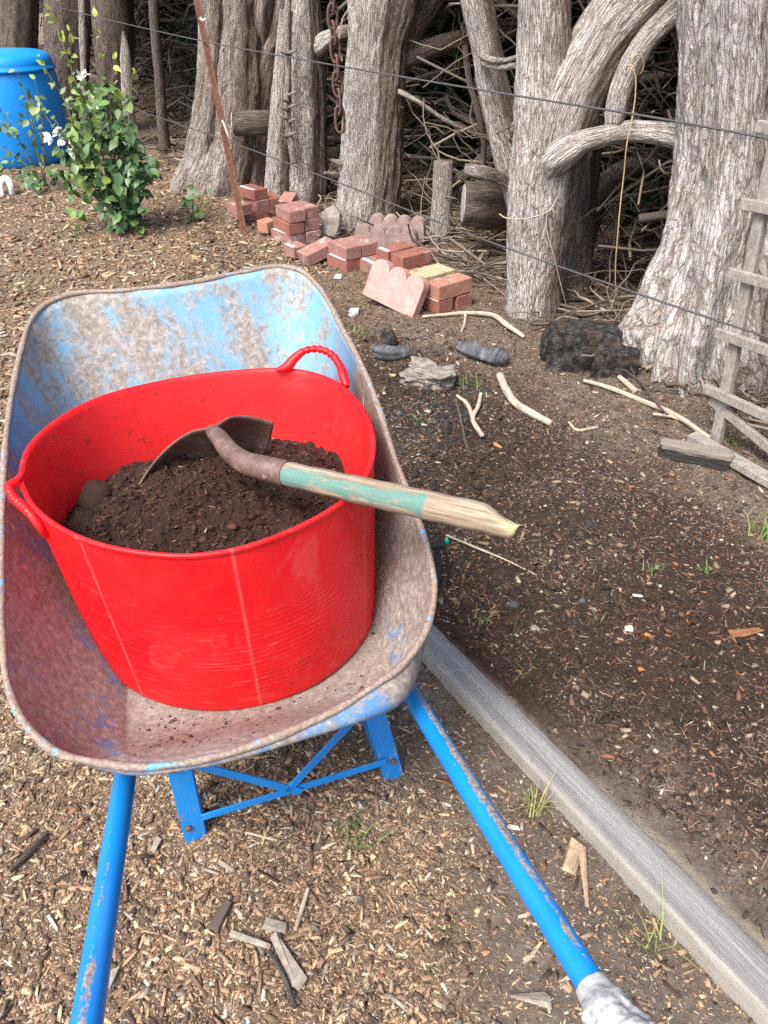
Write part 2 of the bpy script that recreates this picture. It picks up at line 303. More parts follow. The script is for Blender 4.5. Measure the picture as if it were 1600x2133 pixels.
# ================================================================== TIMBER EDGING
m = M('weathered_timber'); v = m.attr('bk'); f1 = m.noise(m.mapv(v, (230, 230, 3.2)), 1., 8, .72, .3); f2 = m.noise(m.mapv(v, (26, 26, .9)), 1., 4, .6); sp = m.noise(v, 60, 4)
c = m.ramp(m.math('ADD', m.math('MULTIPLY', f1, .55), m.math('MULTIPLY', f2, .45)), (.32, (.12, .118, .118)), (.48, (.215, .212, .21)), (.64, (.35, .345, .335)))
sd_ = m.attr('side', 'Fac'); c = m.mix(m.ramp(sd_, (.55, 0.), (.95, .75)), c, m.mix(f1, (.33, .305, .255), (.47, .44, .38)))
c = m.mix(m.ramp(sp, (.62, 0.), (.75, .45)), c, (.33, .25, .18)); m.col(c).rough(.85); m.bump(m.math('ADD', f1, m.math('MULTIPLY', f2, .6)), .9, .005); TIMB = m.m
sec = np.array([[-.069, -.06], [-.068, .026], [-.067, .034], [-.064, .0392], [-.059, .0405], [-.03, .0412], [0, .0405], [.03, .0412], [.061, .0412], [.068, .039], [.0725, .034], [.0735, -.06]])
r0, r1 = atz(1562, 1953, .036), atz(922, 1316, .036); l0, l1 = atz(1566, 2116, 0), atz(873, 1377, 0); r0[2] = r1[2] = l0[2] = l1[2] = 0
dv = r1 - r0; dv /= np.linalg.norm(dv); nv = np.array([dv[1], -dv[0], 0]); n = 110
wid = [abs((q - r0) @ nv) for q in (l0, l1)]; pos = [(q - r0) @ dv for q in (l0, l1)]; t = np.linspace(0, 1, n); Ln = 2.0
sa = -.35 + t * Ln; wloc = np.interp(sa, sorted(pos), [w_ for _, w_ in sorted(zip(pos, wid))]); sgn = np.sign((l0 - r0) @ nv); nv = nv * -sgn
ctr = r0 + dv * sa[:, None] - nv * (wloc / 2)[:, None]
V = []; bk = []; sd = []
for i in range(n):
    wob = .003 * math.sin(t[i] * 7)
    for k, (x, z) in enumerate(sec):
        wv = wob * (1 if abs(x) > .06 else .2) * (-1 if x < 0 else 1) + .0006 * rng.normal()
        p = ctr[i] + nv * (x * wloc[i] / .15 + wv); p[2] = z + .0004 * rng.normal(); V.append(p); bk.append((x, z, t[i] * Ln)); sd.append(min(1, abs(x) / .075) if x < 0 else abs(x) / .11)
m_ = len(sec); Fl = [tuple(q) for q in grid_faces(n, m_, False)] + [tuple(range(m_))[::-1], tuple(range((n - 1) * m_, n * m_))]
ed = mesh('timber_edging', V, Fl, TIMB, attrs={'bk': np.array(bk), 'side': np.array(sd)})
tag(ed, 'long weathered grey timber sleeper edging the garden bed beside the wheelbarrow', 'timber edging')

# ================================================================== WHEELBARROW
YAW = math.radians(14); AX = np.array([-math.sin(YAW), math.cos(YAW), 0]); CX = np.array([AX[1], -AX[0], 0]); ZU = np.array([0, 0, 1.])
BO = atz(480, 1570, .56); BO[2] = 0
def bl(c, a, z): return BO + CX * c + AX * a + ZU * z               # barrow coordinates: across, along, up
def blue_paint(name, wear):
    m = M(name); o_ = m.attr('bk'); n1 = m.noise(m.mapv(o_, (95, 95, 17)), 1., 7, .7, .3); n2 = m.noise(o_, 160, 4, .7); n3 = m.noise(o_, 3, 3)
    wr = m.attr('wear', 'Fac')
    f = m.math('ADD', m.math('ADD', m.math('MULTIPLY', n1, .95), m.math('MULTIPLY', n2, .25)), m.math('MULTIPLY_ADD', wr, .33, -.07))
    base = m.mix(m.ramp(n3, (.35, 0.), (.65, 1.)), (.004, .19, .58), (.008, .25, .70))
    rust = m.mix(m.ramp(n2, (.35, 0.), (.65, 1.)), (.12, .075, .055), (.36, .31, .27))
    msk = m.ramp(f, (wear, 0.), (wear + .02, 1.))
    m.col(m.mix(msk, base, rust)).rough(m.mix(msk, (.32,) * 3, (.8,) * 3)); m.bump(m.math('MULTIPLY', msk, -1.), .35, .002); return m.m
BLUE = blue_paint('blue_frame_paint', .72)
def ptube(name, P, r, mat, parent, m=20, n=60, wear=None):
    Q = catmull(np.c_[np.asarray(P, float), np.broadcast_to(np.asarray(r, float), (len(P),))], n); V, Fq = tube_arr(Q[:, :3], Q[:, 3], m)
    th = np.linspace(0, 2 * np.pi, m, endpoint=False); Ls = np.r_[0, np.cumsum(np.linalg.norm(np.diff(Q[:, :3], axis=0), axis=1))]
    bk = np.stack([np.repeat(Q[:, 3], m) * np.tile(np.cos(th), n), np.repeat(Q[:, 3], m) * np.tile(np.sin(th), n), np.repeat(Ls, m)], -1)
    T, A, B = frames(Q[:, :3]); rn_ = V - np.repeat(Q[:, :3], m, 0); rn_ /= np.linalg.norm(rn_, axis=1)[:, None]; wv = np.zeros(n * m) if wear is None else wear(bk, V, np.repeat(Ls / Ls[-1], m), rn_)
    Fl = [tuple(q) for q in Fq] + [tuple(range(m))[::-1], tuple(range((n - 1) * m, n * m))]
    return mesh(name, V, Fl, mat, parent, attrs={'bk': bk, 'wear': wv})
bar = thing('wheelbarrow', 'old blue steel wheelbarrow with rusty worn tray on wood chips', 'wheelbarrow')
# tray: loft from the measured rim down to the folded floor
rim_px = [(200, 1590), (290, 1600), (380, 1592), (480, 1570), (560, 1543), (640, 1510), (720, 1470), (780, 1430), (830, 1395), (865, 1355), (893, 1300), (905, 1235), (895, 1160), (870, 1085), (845, 1015), (820, 950), (795, 870), (770, 800), (740, 735), (715, 690), (690, 640), (660, 595), (625, 565), (590, 557), (500, 570), (400, 590), (260, 607), (130, 620), (90, 640), (65, 670), (48, 720), (30, 800), (15, 900), (8, 1000), (4, 1150), (4, 1300), (20, 1440), (40, 1490), (70, 1530), (120, 1570)]
SL = .31; RN = np.array([-SL * AX[0], -SL * AX[1], 1.])
rimw = np.array([atpl(u, v, RN, bl(0, 0, .56)) for u, v in rim_px])
rl = np.array([[(p - BO) @ CX, (p - BO) @ AX, p[2]] for p in rimw])
NR = 200
rl = catmull(np.vstack([rl, rl[:1]]), NR + 1)[:-1]
cc_, ac_ = .06, .52
# floor outline: rounded trapezoid, matched by direction from the middle
def floor_pt(c, a):
    dc, da = c - cc_, a - ac_
    # rectangle a in [.03,.80], half width .255 at the back, .20 at the front, intersect the ray
    best = 9.
    hw = .232
    for lim, comp in ((hw, abs(dc)), ((.30 if da > 0 else .485), abs(da))):
        if comp > 1e-6: best = min(best, lim / comp)
    return cc_ + dc * best, ac_ + da * best
def super_pt(c, a):
    dc, da = c - cc_, a - ac_
    A = .30 if da > 0 else .485; hw = .245; e = 7.
    k = ((abs(dc) / hw) ** e + (abs(da) / A) ** e) ** (-1 / e); return cc_ + dc * k, ac_ + da * k
fl = np.array([super_pt(c, a) for c, a, z in rl])
def floorz(c, a): return .41 + .12 * ss(.24, .02, a) ** 1.3 + .012 * np.cos((c - cc_) * 9) * 0
rings = []; K = 26
for k in range(K):
    s = k / (K - 1)
    c = rl[:, 0] * (1 - s) + fl[:, 0] * s; a = rl[:, 1] * (1 - s) + fl[:, 1] * s
    bul = math.sin(s * math.pi) * .018
    dirc = np.c_[rl[:, 0] - cc_, rl[:, 1] - ac_]; dirc /= np.linalg.norm(dirc, axis=1)[:, None]
    c = c + dirc[:, 0] * bul; a = a + dirc[:, 1] * bul
    zf = floorz(fl[:, 0], fl[:, 1]); z = rl[:, 2] * (1 - s) + zf * s - .0 
    if s > .86: z = z - 0
    rings.append(np.c_[c, a, z])
for q in (.985, .96, .93, .9, .86, .82, .78, .74, .7, .65, .6, .55, .5, .44, .36, .25, .05):
    c = cc_ + (fl[:, 0] - cc_) * q; a = ac_ + (fl[:, 1] - ac_) * q; rings.append(np.c_[c, a, floorz(c, a) - .004])
A_ = np.array(rings); n, mm = A_.shape[:2]
cl, al_, zl = A_[..., 0].ravel(), A_[..., 1].ravel(), A_[..., 2].ravel()
pn = np.stack([cl, al_, zl], -1)
zl = zl + .0035 * fbm(pn * 7, 3, 2)
dent = sum(-.004 * np.exp(-((cl - x) ** 2 + (al_ - y) ** 2) / .0006) for x, y in ((-.08, .13), (.24, .19)))
Vt = bl(0, 0, 0) + cl[:, None] * CX + al_[:, None] * AX + (zl + dent)[:, None] * ZU
ringi = np.repeat(np.arange(n), mm)
front = ss(.72, .95, al_); floorw = ss(K - 4, K, ringi); left = ss(-.12, -.26, cl); right = ss(.22, .36, cl); rear = ss(.2, .06, al_)
wear = .50 * floorw + (1 - floorw) * ((.10 + .13 * front) + .29 * left * ss(.75, .35, al_) + .30 * right * ss(.9, .6, al_) + .10 * rear)
wear = wear - .05 * front * right + .05 * front * ss(.0, -.25, cl)
rustw = np.clip(right * ss(.35, .62, al_) * (1 - front) * 1.0 + floorw * .55 + rear * .2 + left * ss(.75, .5, al_) * .3, 0, 1)
m = M('worn_tray_paint'); v = m.attr('bk'); wr = m.attr('wear', 'Fac'); rw = m.attr('rust', 'Fac')
big = m.noise(m.mapv(v, (9, 9, 4)), 1., 5, .6, .5); mid = m.noise(m.mapv(v, (45, 45, 22)), 1., 6, .7); fine = m.noise(v, 240, 4, .75); strk = m.noise(m.mapv(v, (70, 70, 4)), 1., 4, .6)
f = m.math('ADD', m.math('ADD', m.math('MULTIPLY', big, .42), m.math('MULTIPLY', mid, .26)), m.math('ADD', m.math('MULTIPLY', fine, .22), m.math('MULTIPLY', strk, .10)))
f = m.math('ADD', f, m.math('MULTIPLY', wr, .42))
paint = m.mix(m.ramp(big, (.3, 0.), (.7, 1.)), (.07, .26, .52), (.04, .16, .40))
yy = m.n('SeparateXYZ'); m.L(v, yy.inputs[0]); paint = m.mix(m.ramp(yy.outputs[1], (.66, 0.), (.90, 1.)), paint, m.mix(m.ramp(mid, (.35, 0.), (.65, 1.)), (.12, .34, .56), (.20, .40, .54)))
paint = m.mix(m.math('MULTIPLY', rw, .8), paint, (.08, .105, .21))
dirt = m.ramp(m.noise(v, 75, 8, .8), (.34, (.125, .095, .072)), (.5, (.27, .23, .19)), (.66, (.48, .44, .385)))
rust = m.ramp(m.noise(v, 90, 8, .8), (.34, (.085, .055, .036)), (.52, (.215, .16, .118)), (.68, (.38, .32, .26)))
dirt = m.mix(m.math('MULTIPLY', rw, m.ramp(big, (.3, .35), (.62, 1.))), dirt, rust)
c = m.mix(m.ramp(f, (.53, 0.), (.62, .95)), paint, dirt)
c = m.mix(m.ramp(strk, (.66, 0.), (.72, .7)), c, (.66, .63, .58))
c = m.mix(m.ramp(fine, (.66, 0.), (.74, .8)), c, (.11, .06, .04))
m.col(c).rough(m.ramp(f, (.5, .42), (.62, .82))); m.bump(m.math('ADD', f, m.math('MULTIPLY', fine, .4)), .35, .003); TRAY = m.m
# coordinates for the paint noise: across, along and down each panel
tray = mesh('tray', Vt, [tuple(q) for q in grid_faces(n, mm)] + [tuple(range((n - 1) * mm, n * mm))], TRAY, bar, attrs={'bk': np.stack([cl, al_, zl], -1), 'wear': wear, 'rust': rustw})
sol = tray.modifiers.new('sheet', 'SOLIDIFY'); sol.thickness = .004; sol.offset = 1
bpy.context.view_layer.update()
# rolled rim
Q = np.array([bl(c, a, z + .002) for c, a, z in rl]); Qc = np.vstack([Q, Q[:1]])
V, Fq = tube_arr(Q, .0062 + .0012 * np.sin(np.arange(NR) * .7) * np.sin(np.arange(NR) * .31), 10)
Fq = np.vstack([Fq, [[(NR - 1) * 10 + j, (NR - 1) * 10 + (j + 1) % 10, (j + 1) % 10, j] for j in range(10)]])
m = M('rim_metal'); o_ = m.obj(); a_ = m.noise(o_, 26, 6, .7); b_ = m.noise(o_, 150, 4, .7)
c = m.ramp(b_, (.3, (.15, .10, .075)), (.55, (.27, .205, .165)), (.75, (.41, .34, .29))); c = m.mix(m.ramp(m.math('ADD', m.math('MULTIPLY', a_, .7), m.math('MULTIPLY', b_, .3)), (.56, 0.), (.6, .9)), c, (.09, .36, .60)); m.col(c).rough(.6); m.bump(b_, .5, .002); RIM = m.m
mesh('tray_rim', V, Fq, RIM, tray)
# seams folded into the rear corners
for pts in ([(28, 1445), (60, 1470), (110, 1500), (170, 1535)], [(893, 1185), (872, 1250), (852, 1310), (838, 1365)]):
    pass
bm_ = MB()
RBT = simple('rusty_bolt', (.17, .10, .07), .7)
for (c, a) in ((-.08, .13), (.24, .19)): MB().disc(bl(c, a, float(floorz(c, a)) - .008), ZU, .014, .006, 14).build('bolt', RBT, tray, smooth=False)
# handles: tubes from the grips, under the tray, to the wheel axle
WH = bl(.05, 1.10, .19)
def wear_r(bk, V, s, rn):       # rubbed streak along the right upper side
    d = np.array([.34, -.35, .87]); tt_ = (hR - gR) / np.linalg.norm(hR - gR); d = d - tt_ * (d @ tt_); d /= np.linalg.norm(d); g = np.exp(-((1 - rn @ d) / .055) ** 2); return (.50 + .3 * fbm(V * 5, 2, 4)) * g * ss(.02, .10, s) * ss(.60, .40, s) + .30 * ss(.55, .25, s) * np.exp(-((1 - rn @ d) / .3) ** 2)
def wear_l(bk, V, s, rn):
    d = np.array([.02, -.45, .89]); tt_ = (hL - gL) / np.linalg.norm(hL - gL); d = d - tt_ * (d @ tt_); d /= np.linalg.norm(d); g = np.exp(-((1 - rn @ d) / .09) ** 2); return (.46 + .5 * fbm(V * 9, 2, 4)) * g * ss(.24, .14, s) + .15 * g
gR = atz(1268, 2110, .565); hR = atz(832, 1408, .395); gL = atz(170, 2200, .565); hL = atz(263, 1605, .415)
def ext(g, h, s): q = h + (h - g) / np.linalg.norm(h - g) * s; return q
right = ptube('handle', [gR, gR * .66 + hR * .34, gR * .33 + hR * .67, hR, ext(gR, hR, .13), ext(gR, hR, .26), bl(.21, .7, .285), bl(.17, .95, .27), bl(.12, 1.13, .20)], .0178, BLUE, bar, wear=wear_r, n=120)
leftp = ptube('handle', [gL, gL * .66 + hL * .34, gL * .33 + hL * .67, hL, ext(gL, hL, .13), ext(gL, hL, .26), bl(-.11, .7, .285), bl(-.07, .95, .27), bl(-.02, 1.13, .20)], .0178, BLUE, bar, wear=wear_l, n=120)
# taped grip on the right handle
dg = (hR - gR) / np.linalg.norm(hR - gR); pts = [gR - dg * .06, gR - dg * .03, gR, gR + dg * .02, gR + dg * .034]
Q = catmull(np.c_[pts, [.026, .030, .029, .0225, .0205]], 60); V, Fq = tube_arr(Q[:, :3], Q[:, 3], 48); T, A, B = frames(Q[:, :3]); ctr = np.repeat(Q[:, :3], 48, 0); rad = V - ctr
fold = fbm(V * 38, 4, 3) + .6 * np.abs(fbm(V * 70, 3, 8)); amp = np.repeat(ss(1., .45, np.linspace(0, 1, 60)), 48); V = V + rad * (.55 * amp * fold)[:, None]
m = M('grey_duct_tape'); n_ = m.noise(m.obj(), 90, 5, .6); m.col(m.ramp(n_, (.3, (.22, .23, .23)), (.55, (.42, .44, .44)), (.75, (.34, .30, .25)))).rough(.45); m.bump(n_, .4, .004)
mesh('grip_tape', V, [tuple(q) for q in Fq] + [tuple(range(48))[::-1], tuple(range(59 * 48, 60 * 48))], m.m, right)
# legs: folded straps, braces
LN = np.cross(np.array([.42, .156, 0]), ZU); LN /= np.linalg.norm(LN); LD = np.array([.42, .156, 0]) / np.linalg.norm([.42, .156]); LP0 = atz(408, 1752)
def lp(u, v, off=0.): return atpl(u, v, LN, LP0 + LN * off)
BLUEF = BLUE
def face_strap(name, a, b, wd, parent, off=0.):
    mb = MB(); mb.strap(a, b, np.cross(b - a, LN), wd, LN, .004); o = mb.build(name, None, parent, bevel=.0012)
    V = np.array([v.co[:] for v in o.data.vertices]); o.data.attributes.new('bk', 'FLOAT_VECTOR', 'POINT').data.foreach_set('vector', V.astype(np.float32).ravel())
    t = ss(.10, .0, V[:, 2]) * .35; o.data.attributes.new('wear', 'FLOAT', 'POINT').data.foreach_set('value', t.astype(np.float32)); o.data.materials.append(BLUEF); return o
def leg(top, foot, side):
    up = np.array([top[0], top[1], top[2]]); L_ = None
    mb = MB(); d_ = top - foot; wv = np.cross(d_, LN); wv /= np.linalg.norm(wv)
    back = LN * -1 if LN[1] < 0 else LN
    # front strap, inner web and rear strap: a folded channel closing at the foot
    mb.strap(foot, top, wv, .044, LN, .004)
    inn = side * LD
    mb.strap(foot + back * .030 + inn * .0225, top + back * .045 + inn * .0225, back, .055, wv, .0035)
    mb.strap(foot + back * .060 + inn * .004, top + back * .15 + inn * .004, wv, .040, LN, .004)
    mb.strap(foot + back * .003 + ZU * .003, foot + back * .058 + ZU * .003, wv, .040, ZU, .004)
    o = mb.build('leg', BLUEF, bar, bevel=.0012)
    V = np.array([v.co[:] for v in o.data.vertices]); o.data.attributes.new('bk', 'FLOAT_VECTOR', 'POINT').data.foreach_set('vector', V.astype(np.float32).ravel())
    o.data.attributes.new('wear', 'FLOAT', 'POINT').data.foreach_set('value', (ss(.09, .0, V[:, 2]) * .42).astype(np.float32)); return o
tL, fL_ = lp(363, 1560), lp(410, 1754); tR, fR_ = lp(760, 1420), lp(823, 1622)
lL = leg(tL, fL_, 1); lR = leg(tR, fR_, -1)
face_strap('brace', lp(420, 1703, .008), lp(806, 1586, .008), .019, bar)
face_strap('brace', lp(386, 1588, .013), lp(628, 1650, .013), .019, bar)
face_strap('brace', lp(757, 1478, .013), lp(598, 1648, .013), .019, bar)
RUST = simple('rust_brown', (.13, .07, .05), .75)
fo = LN if LN[1] < 0 else -LN
for q, pr in (((612, 1651), bar), ((778, 1472), lR), ((392, 1722), lL), ((818, 1583), lR), ((360, 1600), lL)):
    MB().disc(lp(*q, .0) + fo * .003, fo, .0075, .006, 10).build('bolt', RUST, pr, smooth=True)
# wheel under the front lip
wh = bpy.data.objects.new('wheel', None); C.objects.link(wh); wh.parent = bar
th = np.linspace(0, 2 * np.pi, 48, endpoint=False); ph = np.linspace(0, 2 * np.pi, 14, endpoint=False)
R_, r_ = .148, .04
V = np.array([WH + AX * math.cos(a) * (R_ + r_ * math.cos(b)) + ZU * math.sin(a) * (R_ + r_ * math.cos(b)) + CX * r_ * math.sin(b) for a in th for b in ph])
Fq = np.array([[i * 14 + j, i * 14 + (j + 1) % 14, ((i + 1) % 48) * 14 + (j + 1) % 14, ((i + 1) % 48) * 14 + j] for i in range(48) for j in range(14)])
mesh('tyre', V, Fq, simple('tyre_rubber', (.03, .03, .03), .8), wh)
MB().tube([WH - CX * .02, WH - CX * .006, WH + CX * .006, WH + CX * .02], [.10, .115, .115, .10], 32).tube([WH - CX * .08, WH + CX * .08], .012, 12).build('wheel_rim', BLUE, wh, smooth=False)

# ================================================================== RED TUB, COMPOST, SHOVEL
m = M('red_flexible_plastic'); o_ = m.attr('bk'); n1 = m.noise(o_, 6, 5, .6); n2 = m.noise(m.mapv(o_, (60, 60, 12)), 1., 5, .7); sm = m.noise(o_, 55, 4, .7)
sm_ = m.attr('seam', 'Fac'); c = m.mix(m.ramp(n1, (.4, 0.), (.7, .6)), (.86, .004, .010), (.87, .028, .030)); c = m.mix(m.math('MULTIPLY', sm_, m.ramp(n2, (.35, .15), (.6, .6))), c, (.85, .22, .20)); c = m.mix(m.ramp(m.noise(o_, 9, 7, .75, 1.), (.56, 0.), (.68, .35)), c, (.82, .15, .13)); scr = m.noise(m.mapv(o_, (18, 18, 420)), 1., 4, .8); zz_ = m.n('SeparateXYZ'); m.L(o_, zz_.inputs[0]); c = m.mix(m.math('MULTIPLY', m.ramp(scr, (.58, 0.), (.66, .55)), m.ramp(zz_.outputs[2], (.60, 1.), (.70, .15))), c, (.80, .20, .18)); c = m.mix(m.math('MULTIPLY', m.ramp(m.noise(o_, 13, 5, .7), (.52, 0.), (.66, .6)), m.ramp(zz_.outputs[2], (.45, 1.), (.56, 0.))), c, (.42, .03, .025))  # last mix: darker red blotches low on the wall, shade put into the colour
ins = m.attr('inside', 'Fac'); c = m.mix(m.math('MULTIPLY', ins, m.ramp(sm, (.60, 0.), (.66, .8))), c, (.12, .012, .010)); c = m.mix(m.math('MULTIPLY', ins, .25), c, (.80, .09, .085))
m.col(c).rough(m.ramp(n1, (.3, .34), (.7, .5))); m.bump(n2, .12, .002)
tr_ = m.n('BsdfTranslucent'); tr_.inputs[0].default_value = (.95, .012, .015, 1); mx = m.n('MixShader'); mx.inputs[0].default_value = .22; m.L(m.b.outputs[0], mx.inputs[1]); m.L(tr_.outputs[0], mx.inputs[2]); m.L(mx.outputs[0], m.N['Material Output'].inputs[0]); RED = m.m
tub = thing('red_tub', 'large red flexible plastic tub full of compost standing in the wheelbarrow', 'tub')
tub_px = [(40, 1000), (60, 930), (110, 880), (200, 830), (330, 795), (460, 775), (560, 768), (620, 770), (690, 790), (740, 830), (770, 880), (778, 940), (765, 985), (735, 1025), (680, 1065), (600, 1105), (500, 1140), (400, 1155), (300, 1150), (200, 1130), (120, 1095), (70, 1055)]
TZ = .78
tr = np.array([atz(u, v, TZ) for u, v in tub_px]); tl = np.c_[(tr - BO) @ CX, (tr - BO) @ AX]
tl = catmull(np.vstack([np.c_[tl, 0 * tl[:, :1]], [[*tl[0], 0]]]), 721)[:-1, :2]
for _ in range(40): tl = .5 * tl + .25 * (np.roll(tl, 1, 0) + np.roll(tl, -1, 0))
TC = np.array([.028, .528]); BC = np.array([.041, .489]); BR = .286
ang = np.arctan2(tl[:, 1] - TC[1], tl[:, 0] - TC[0]); base = BC + BR * np.c_[np.cos(ang), np.sin(ang)]
zs = np.r_[.411, .414, .420, np.linspace(.428, TZ - .004, 150), TZ]
V = []; bk = []; ins = []; sea = []
Cn = BC * .5 + TC * .5
def prof(z):
    s = np.clip((z - .411) / (TZ - .411), 0, 1); return base * (1 - s) + tl * s
for z in zs:
    P = prof(z); rr = P - Cn; rn = rr / np.linalg.norm(rr, axis=1)[:, None]
    off = -.012 * max(0, (.420 - z) / .012) ** 2
    off += .00038 * math.sin((z - .44) * 2 * math.pi / .0105) * float(ss(.66, .60, z) * ss(.44, .45, z))       # moulded ridges
    off += .004 * float(ss(TZ - .012, TZ - .004, z))
    rib = np.zeros(len(P))
    for a_ in (-2.30, -1.52, -.62): rib = rib + .0012 * np.exp(-((np.angle(np.exp(1j * (ang - a_)))) / .0075) ** 2)
    P = P + rn * (off + rib)[:, None]; V.append(bl(0, 0, z) + P[:, :1] * CX + P[:, 1:] * AX); bk.append(np.c_[P, np.full(len(P), z)]); ins.append(np.zeros(len(P))); sea.append(np.clip(rib / .0012, 0, 1))
zin = np.r_[TZ + .0015, TZ - .002, np.linspace(TZ - .01, .50, 40)]
for z in zin:
    P = prof(min(z, TZ)); rr = P - Cn; rn = rr / np.linalg.norm(rr, axis=1)[:, None]; off = -.001 if z > TZ else -.0055
    P = P + rn * off; V.append(bl(0, 0, z) + P[:, :1] * CX + P[:, 1:] * AX); bk.append(np.c_[P, np.full(len(P), z)]); ins.append(np.full(len(P), 0. if z > TZ - .006 else 1.)); sea.append(np.zeros(len(P)))
nz_ = len(zs) + len(zin); V = np.vstack(V)
Fl = [tuple(q) for q in grid_faces(nz_, len(tl))] + [tuple(range(len(tl)))[::-1]]
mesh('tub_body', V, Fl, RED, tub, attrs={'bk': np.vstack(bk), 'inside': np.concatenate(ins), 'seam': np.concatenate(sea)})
# handles: loops rising from the rim
def tub_handle(P, rad, widen):
    Q = catmull(np.c_[P, rad], 80); Vh, Fh = tube_arr(Q[:, :3], Q[:, 3], 14); sq = np.repeat(Q[:, :3], 14, 0)
    s = np.repeat(np.linspace(0, 1, 80), 14); b = .0011 * np.sin(s * 2 * math.pi * 17) * ss(.28, .34, s) * ss(.72, .66, s)
    Vh = Vh + (Vh - sq) / (np.linalg.norm(Vh - sq, axis=1)[:, None] + 1e-9) * b[:, None]
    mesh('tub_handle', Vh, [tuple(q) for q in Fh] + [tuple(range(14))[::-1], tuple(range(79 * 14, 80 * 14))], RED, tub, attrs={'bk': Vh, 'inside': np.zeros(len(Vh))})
dF = depth(atz(660, 775, TZ))
tub_handle([atd(575, 772, dF), atd(598, 764, dF), atd(614, 746, dF), atd(634, 731, dF), atd(663, 727, dF), atd(690, 738, dF - .01), atd(708, 762, dF - .02), atd(716, 786, dF - .03), atd(722, 806, dF - .04)], [.005, .011, .010, .0075, .0075, .008, .009, .011, .008], 0)
dL = depth(atz(45, 1010, TZ))
tub_handle([atd(48, 985, dL + .02), atd(32, 1004, dL + .0), atd(19, 1012, dL - .01), atd(24, 1030, dL - .02), atd(45, 1052, dL - .04), atd(66, 1074, dL - .055), atd(84, 1100, dL - .05), atd(96, 1120, dL - .03)], [.004, .007, .0075, .0075, .0075, .007, .006, .003], 0)
# compost
m = M('compost_soil'); o_ = m.obj(); n1 = m.noise(o_, 60, 8, .75); n2 = m.noise(o_, 300, 4, .7)
m.col(m.ramp(m.math('ADD', m.math('MULTIPLY', n1, .55), m.math('MULTIPLY', n2, .45)), (.34, (.019, .0065, .0038)), (.52, (.060, .021, .012)), (.72, (.115, .046, .027)))).rough(.95); m.bump(m.math('ADD', n1, n2), 1., .012); COMP = m.m
def heapz(c, a):
    P = np.stack([c, a, 0 * c], -1); r = np.hypot(c - .03, a - .52)
    return .638 + .052 * np.exp(-(((c + .0) / .19) ** 2 + ((a - .56) / .15) ** 2)) - .03 * ss(.2, .3, r) * ss(.45, .6, a) + .034 * fbm(P * 13, 3, 4) + .022 * np.abs(fbm(P * 40, 3, 6)) + .006 * fbm(P * 120, 2, 12)
nr_ = 110; V = []
P0 = prof(.64); 
for k in range(nr_):
    q = (k / (nr_ - 1)); P = Cn + (P0 - Cn) * q * .985; z = heapz(P[:, 0], P[:, 1]); V.append(bl(0, 0, 0) + P[:, :1] * CX + P[:, 1:] * AX + z[:, None] * ZU)
V = np.vstack(V); tops = mesh('compost', V, grid_faces(nr_, len(tl)), COMP); tag(tops, 'dark brown moist compost heaped inside the red tub', 'compost', kind='stuff')
def inheap(n):
    P = []
    while len(P) < n:
        c, a = rng.uniform(-.33, .36), rng.uniform(.17, .86)
        if math.hypot(c - .03, a - .52) < .292: P.append((c, a))
    return np.array(P)
Q = inheap(3600); S = np.exp(rng.normal(math.log(.0027), .5, len(Q))).clip(.001, .011); z = heapz(Q[:, 0], Q[:, 1])
o1 = lumps('crumbs', np.array([bl(c, a, zz) for (c, a), zz in zip(Q, z)]), S, pal(len(Q), [(.025, .0085, .005), (.054, .019, .011), (.080, .031, .019)], [4, 4, 2]), LIT, tops); o1['kind'] = 'stuff'
Q = inheap(2600); z = heapz(Q[:, 0], Q[:, 1]); n = len(Q); Pb = np.array([bl(c, a, zz) for (c, a), zz in zip(Q, z)])
L = rng.uniform(.005, .022, n); o2 = boxes('fibres', Pb, L, L * rng.uniform(.07, .3, n), L * .1, rng.uniform(0, 6.3, n), rng.normal(0, .3, n), pal(n, [(.034, .013, .008), (.072, .028, .017), (.115, .052, .031), (.34, .19, .1), (.45, .36, .26)], [44, 34, 12, 1.2, .7]), LIT); o2.parent = tops; o2['kind'] = 'stuff'
big = [(205, 1035, .036), (172, 1083, .030), (345, 985, .024), (420, 1060, .018), (335, 1120, .022), (400, 1040, .016), (270, 1090, .015), (560, 1040, .014), (480, 1010, .014)]
Pb = np.array([atz(u, v, .655) for u, v, s in big])
o3 = lumps('clumps', Pb, np.array([b[2] for b in big]), pal(len(big), [(.035, .019, .013), (.05, .028, .019)], [1, 1]), COMP, tops, I=(IV2, IF2)); o3['kind'] = 'stuff'
Q = np.array([(rng.uniform(-.16, .30), rng.uniform(.06, .22)) for _ in range(260)] + [(rng.normal(-.10, .05), rng.uniform(.1, .5)) for _ in range(140)] + [(rng.normal(.27, .03), rng.uniform(.12, .6)) for _ in range(120)])
Q = Q[(np.hypot(Q[:, 0] - .041, Q[:, 1] - .489) > .292) & (np.abs(Q[:, 0] - .06) < .235)]
o4 = lumps('spilt_soil', np.array([bl(c, a, float(floorz(c, a)) + .001) for c, a in Q]), np.exp(rng.normal(math.log(.0018), .5, len(Q))).clip(.0007, .007), pal(len(Q), [(.04, .02, .013), (.09, .05, .034), (.18, .13, .09)], [4, 3, 2]), LIT); tag(o4, 'crumbs of soil spilt on the tray floor round the red tub', 'soil', kind='stuff')
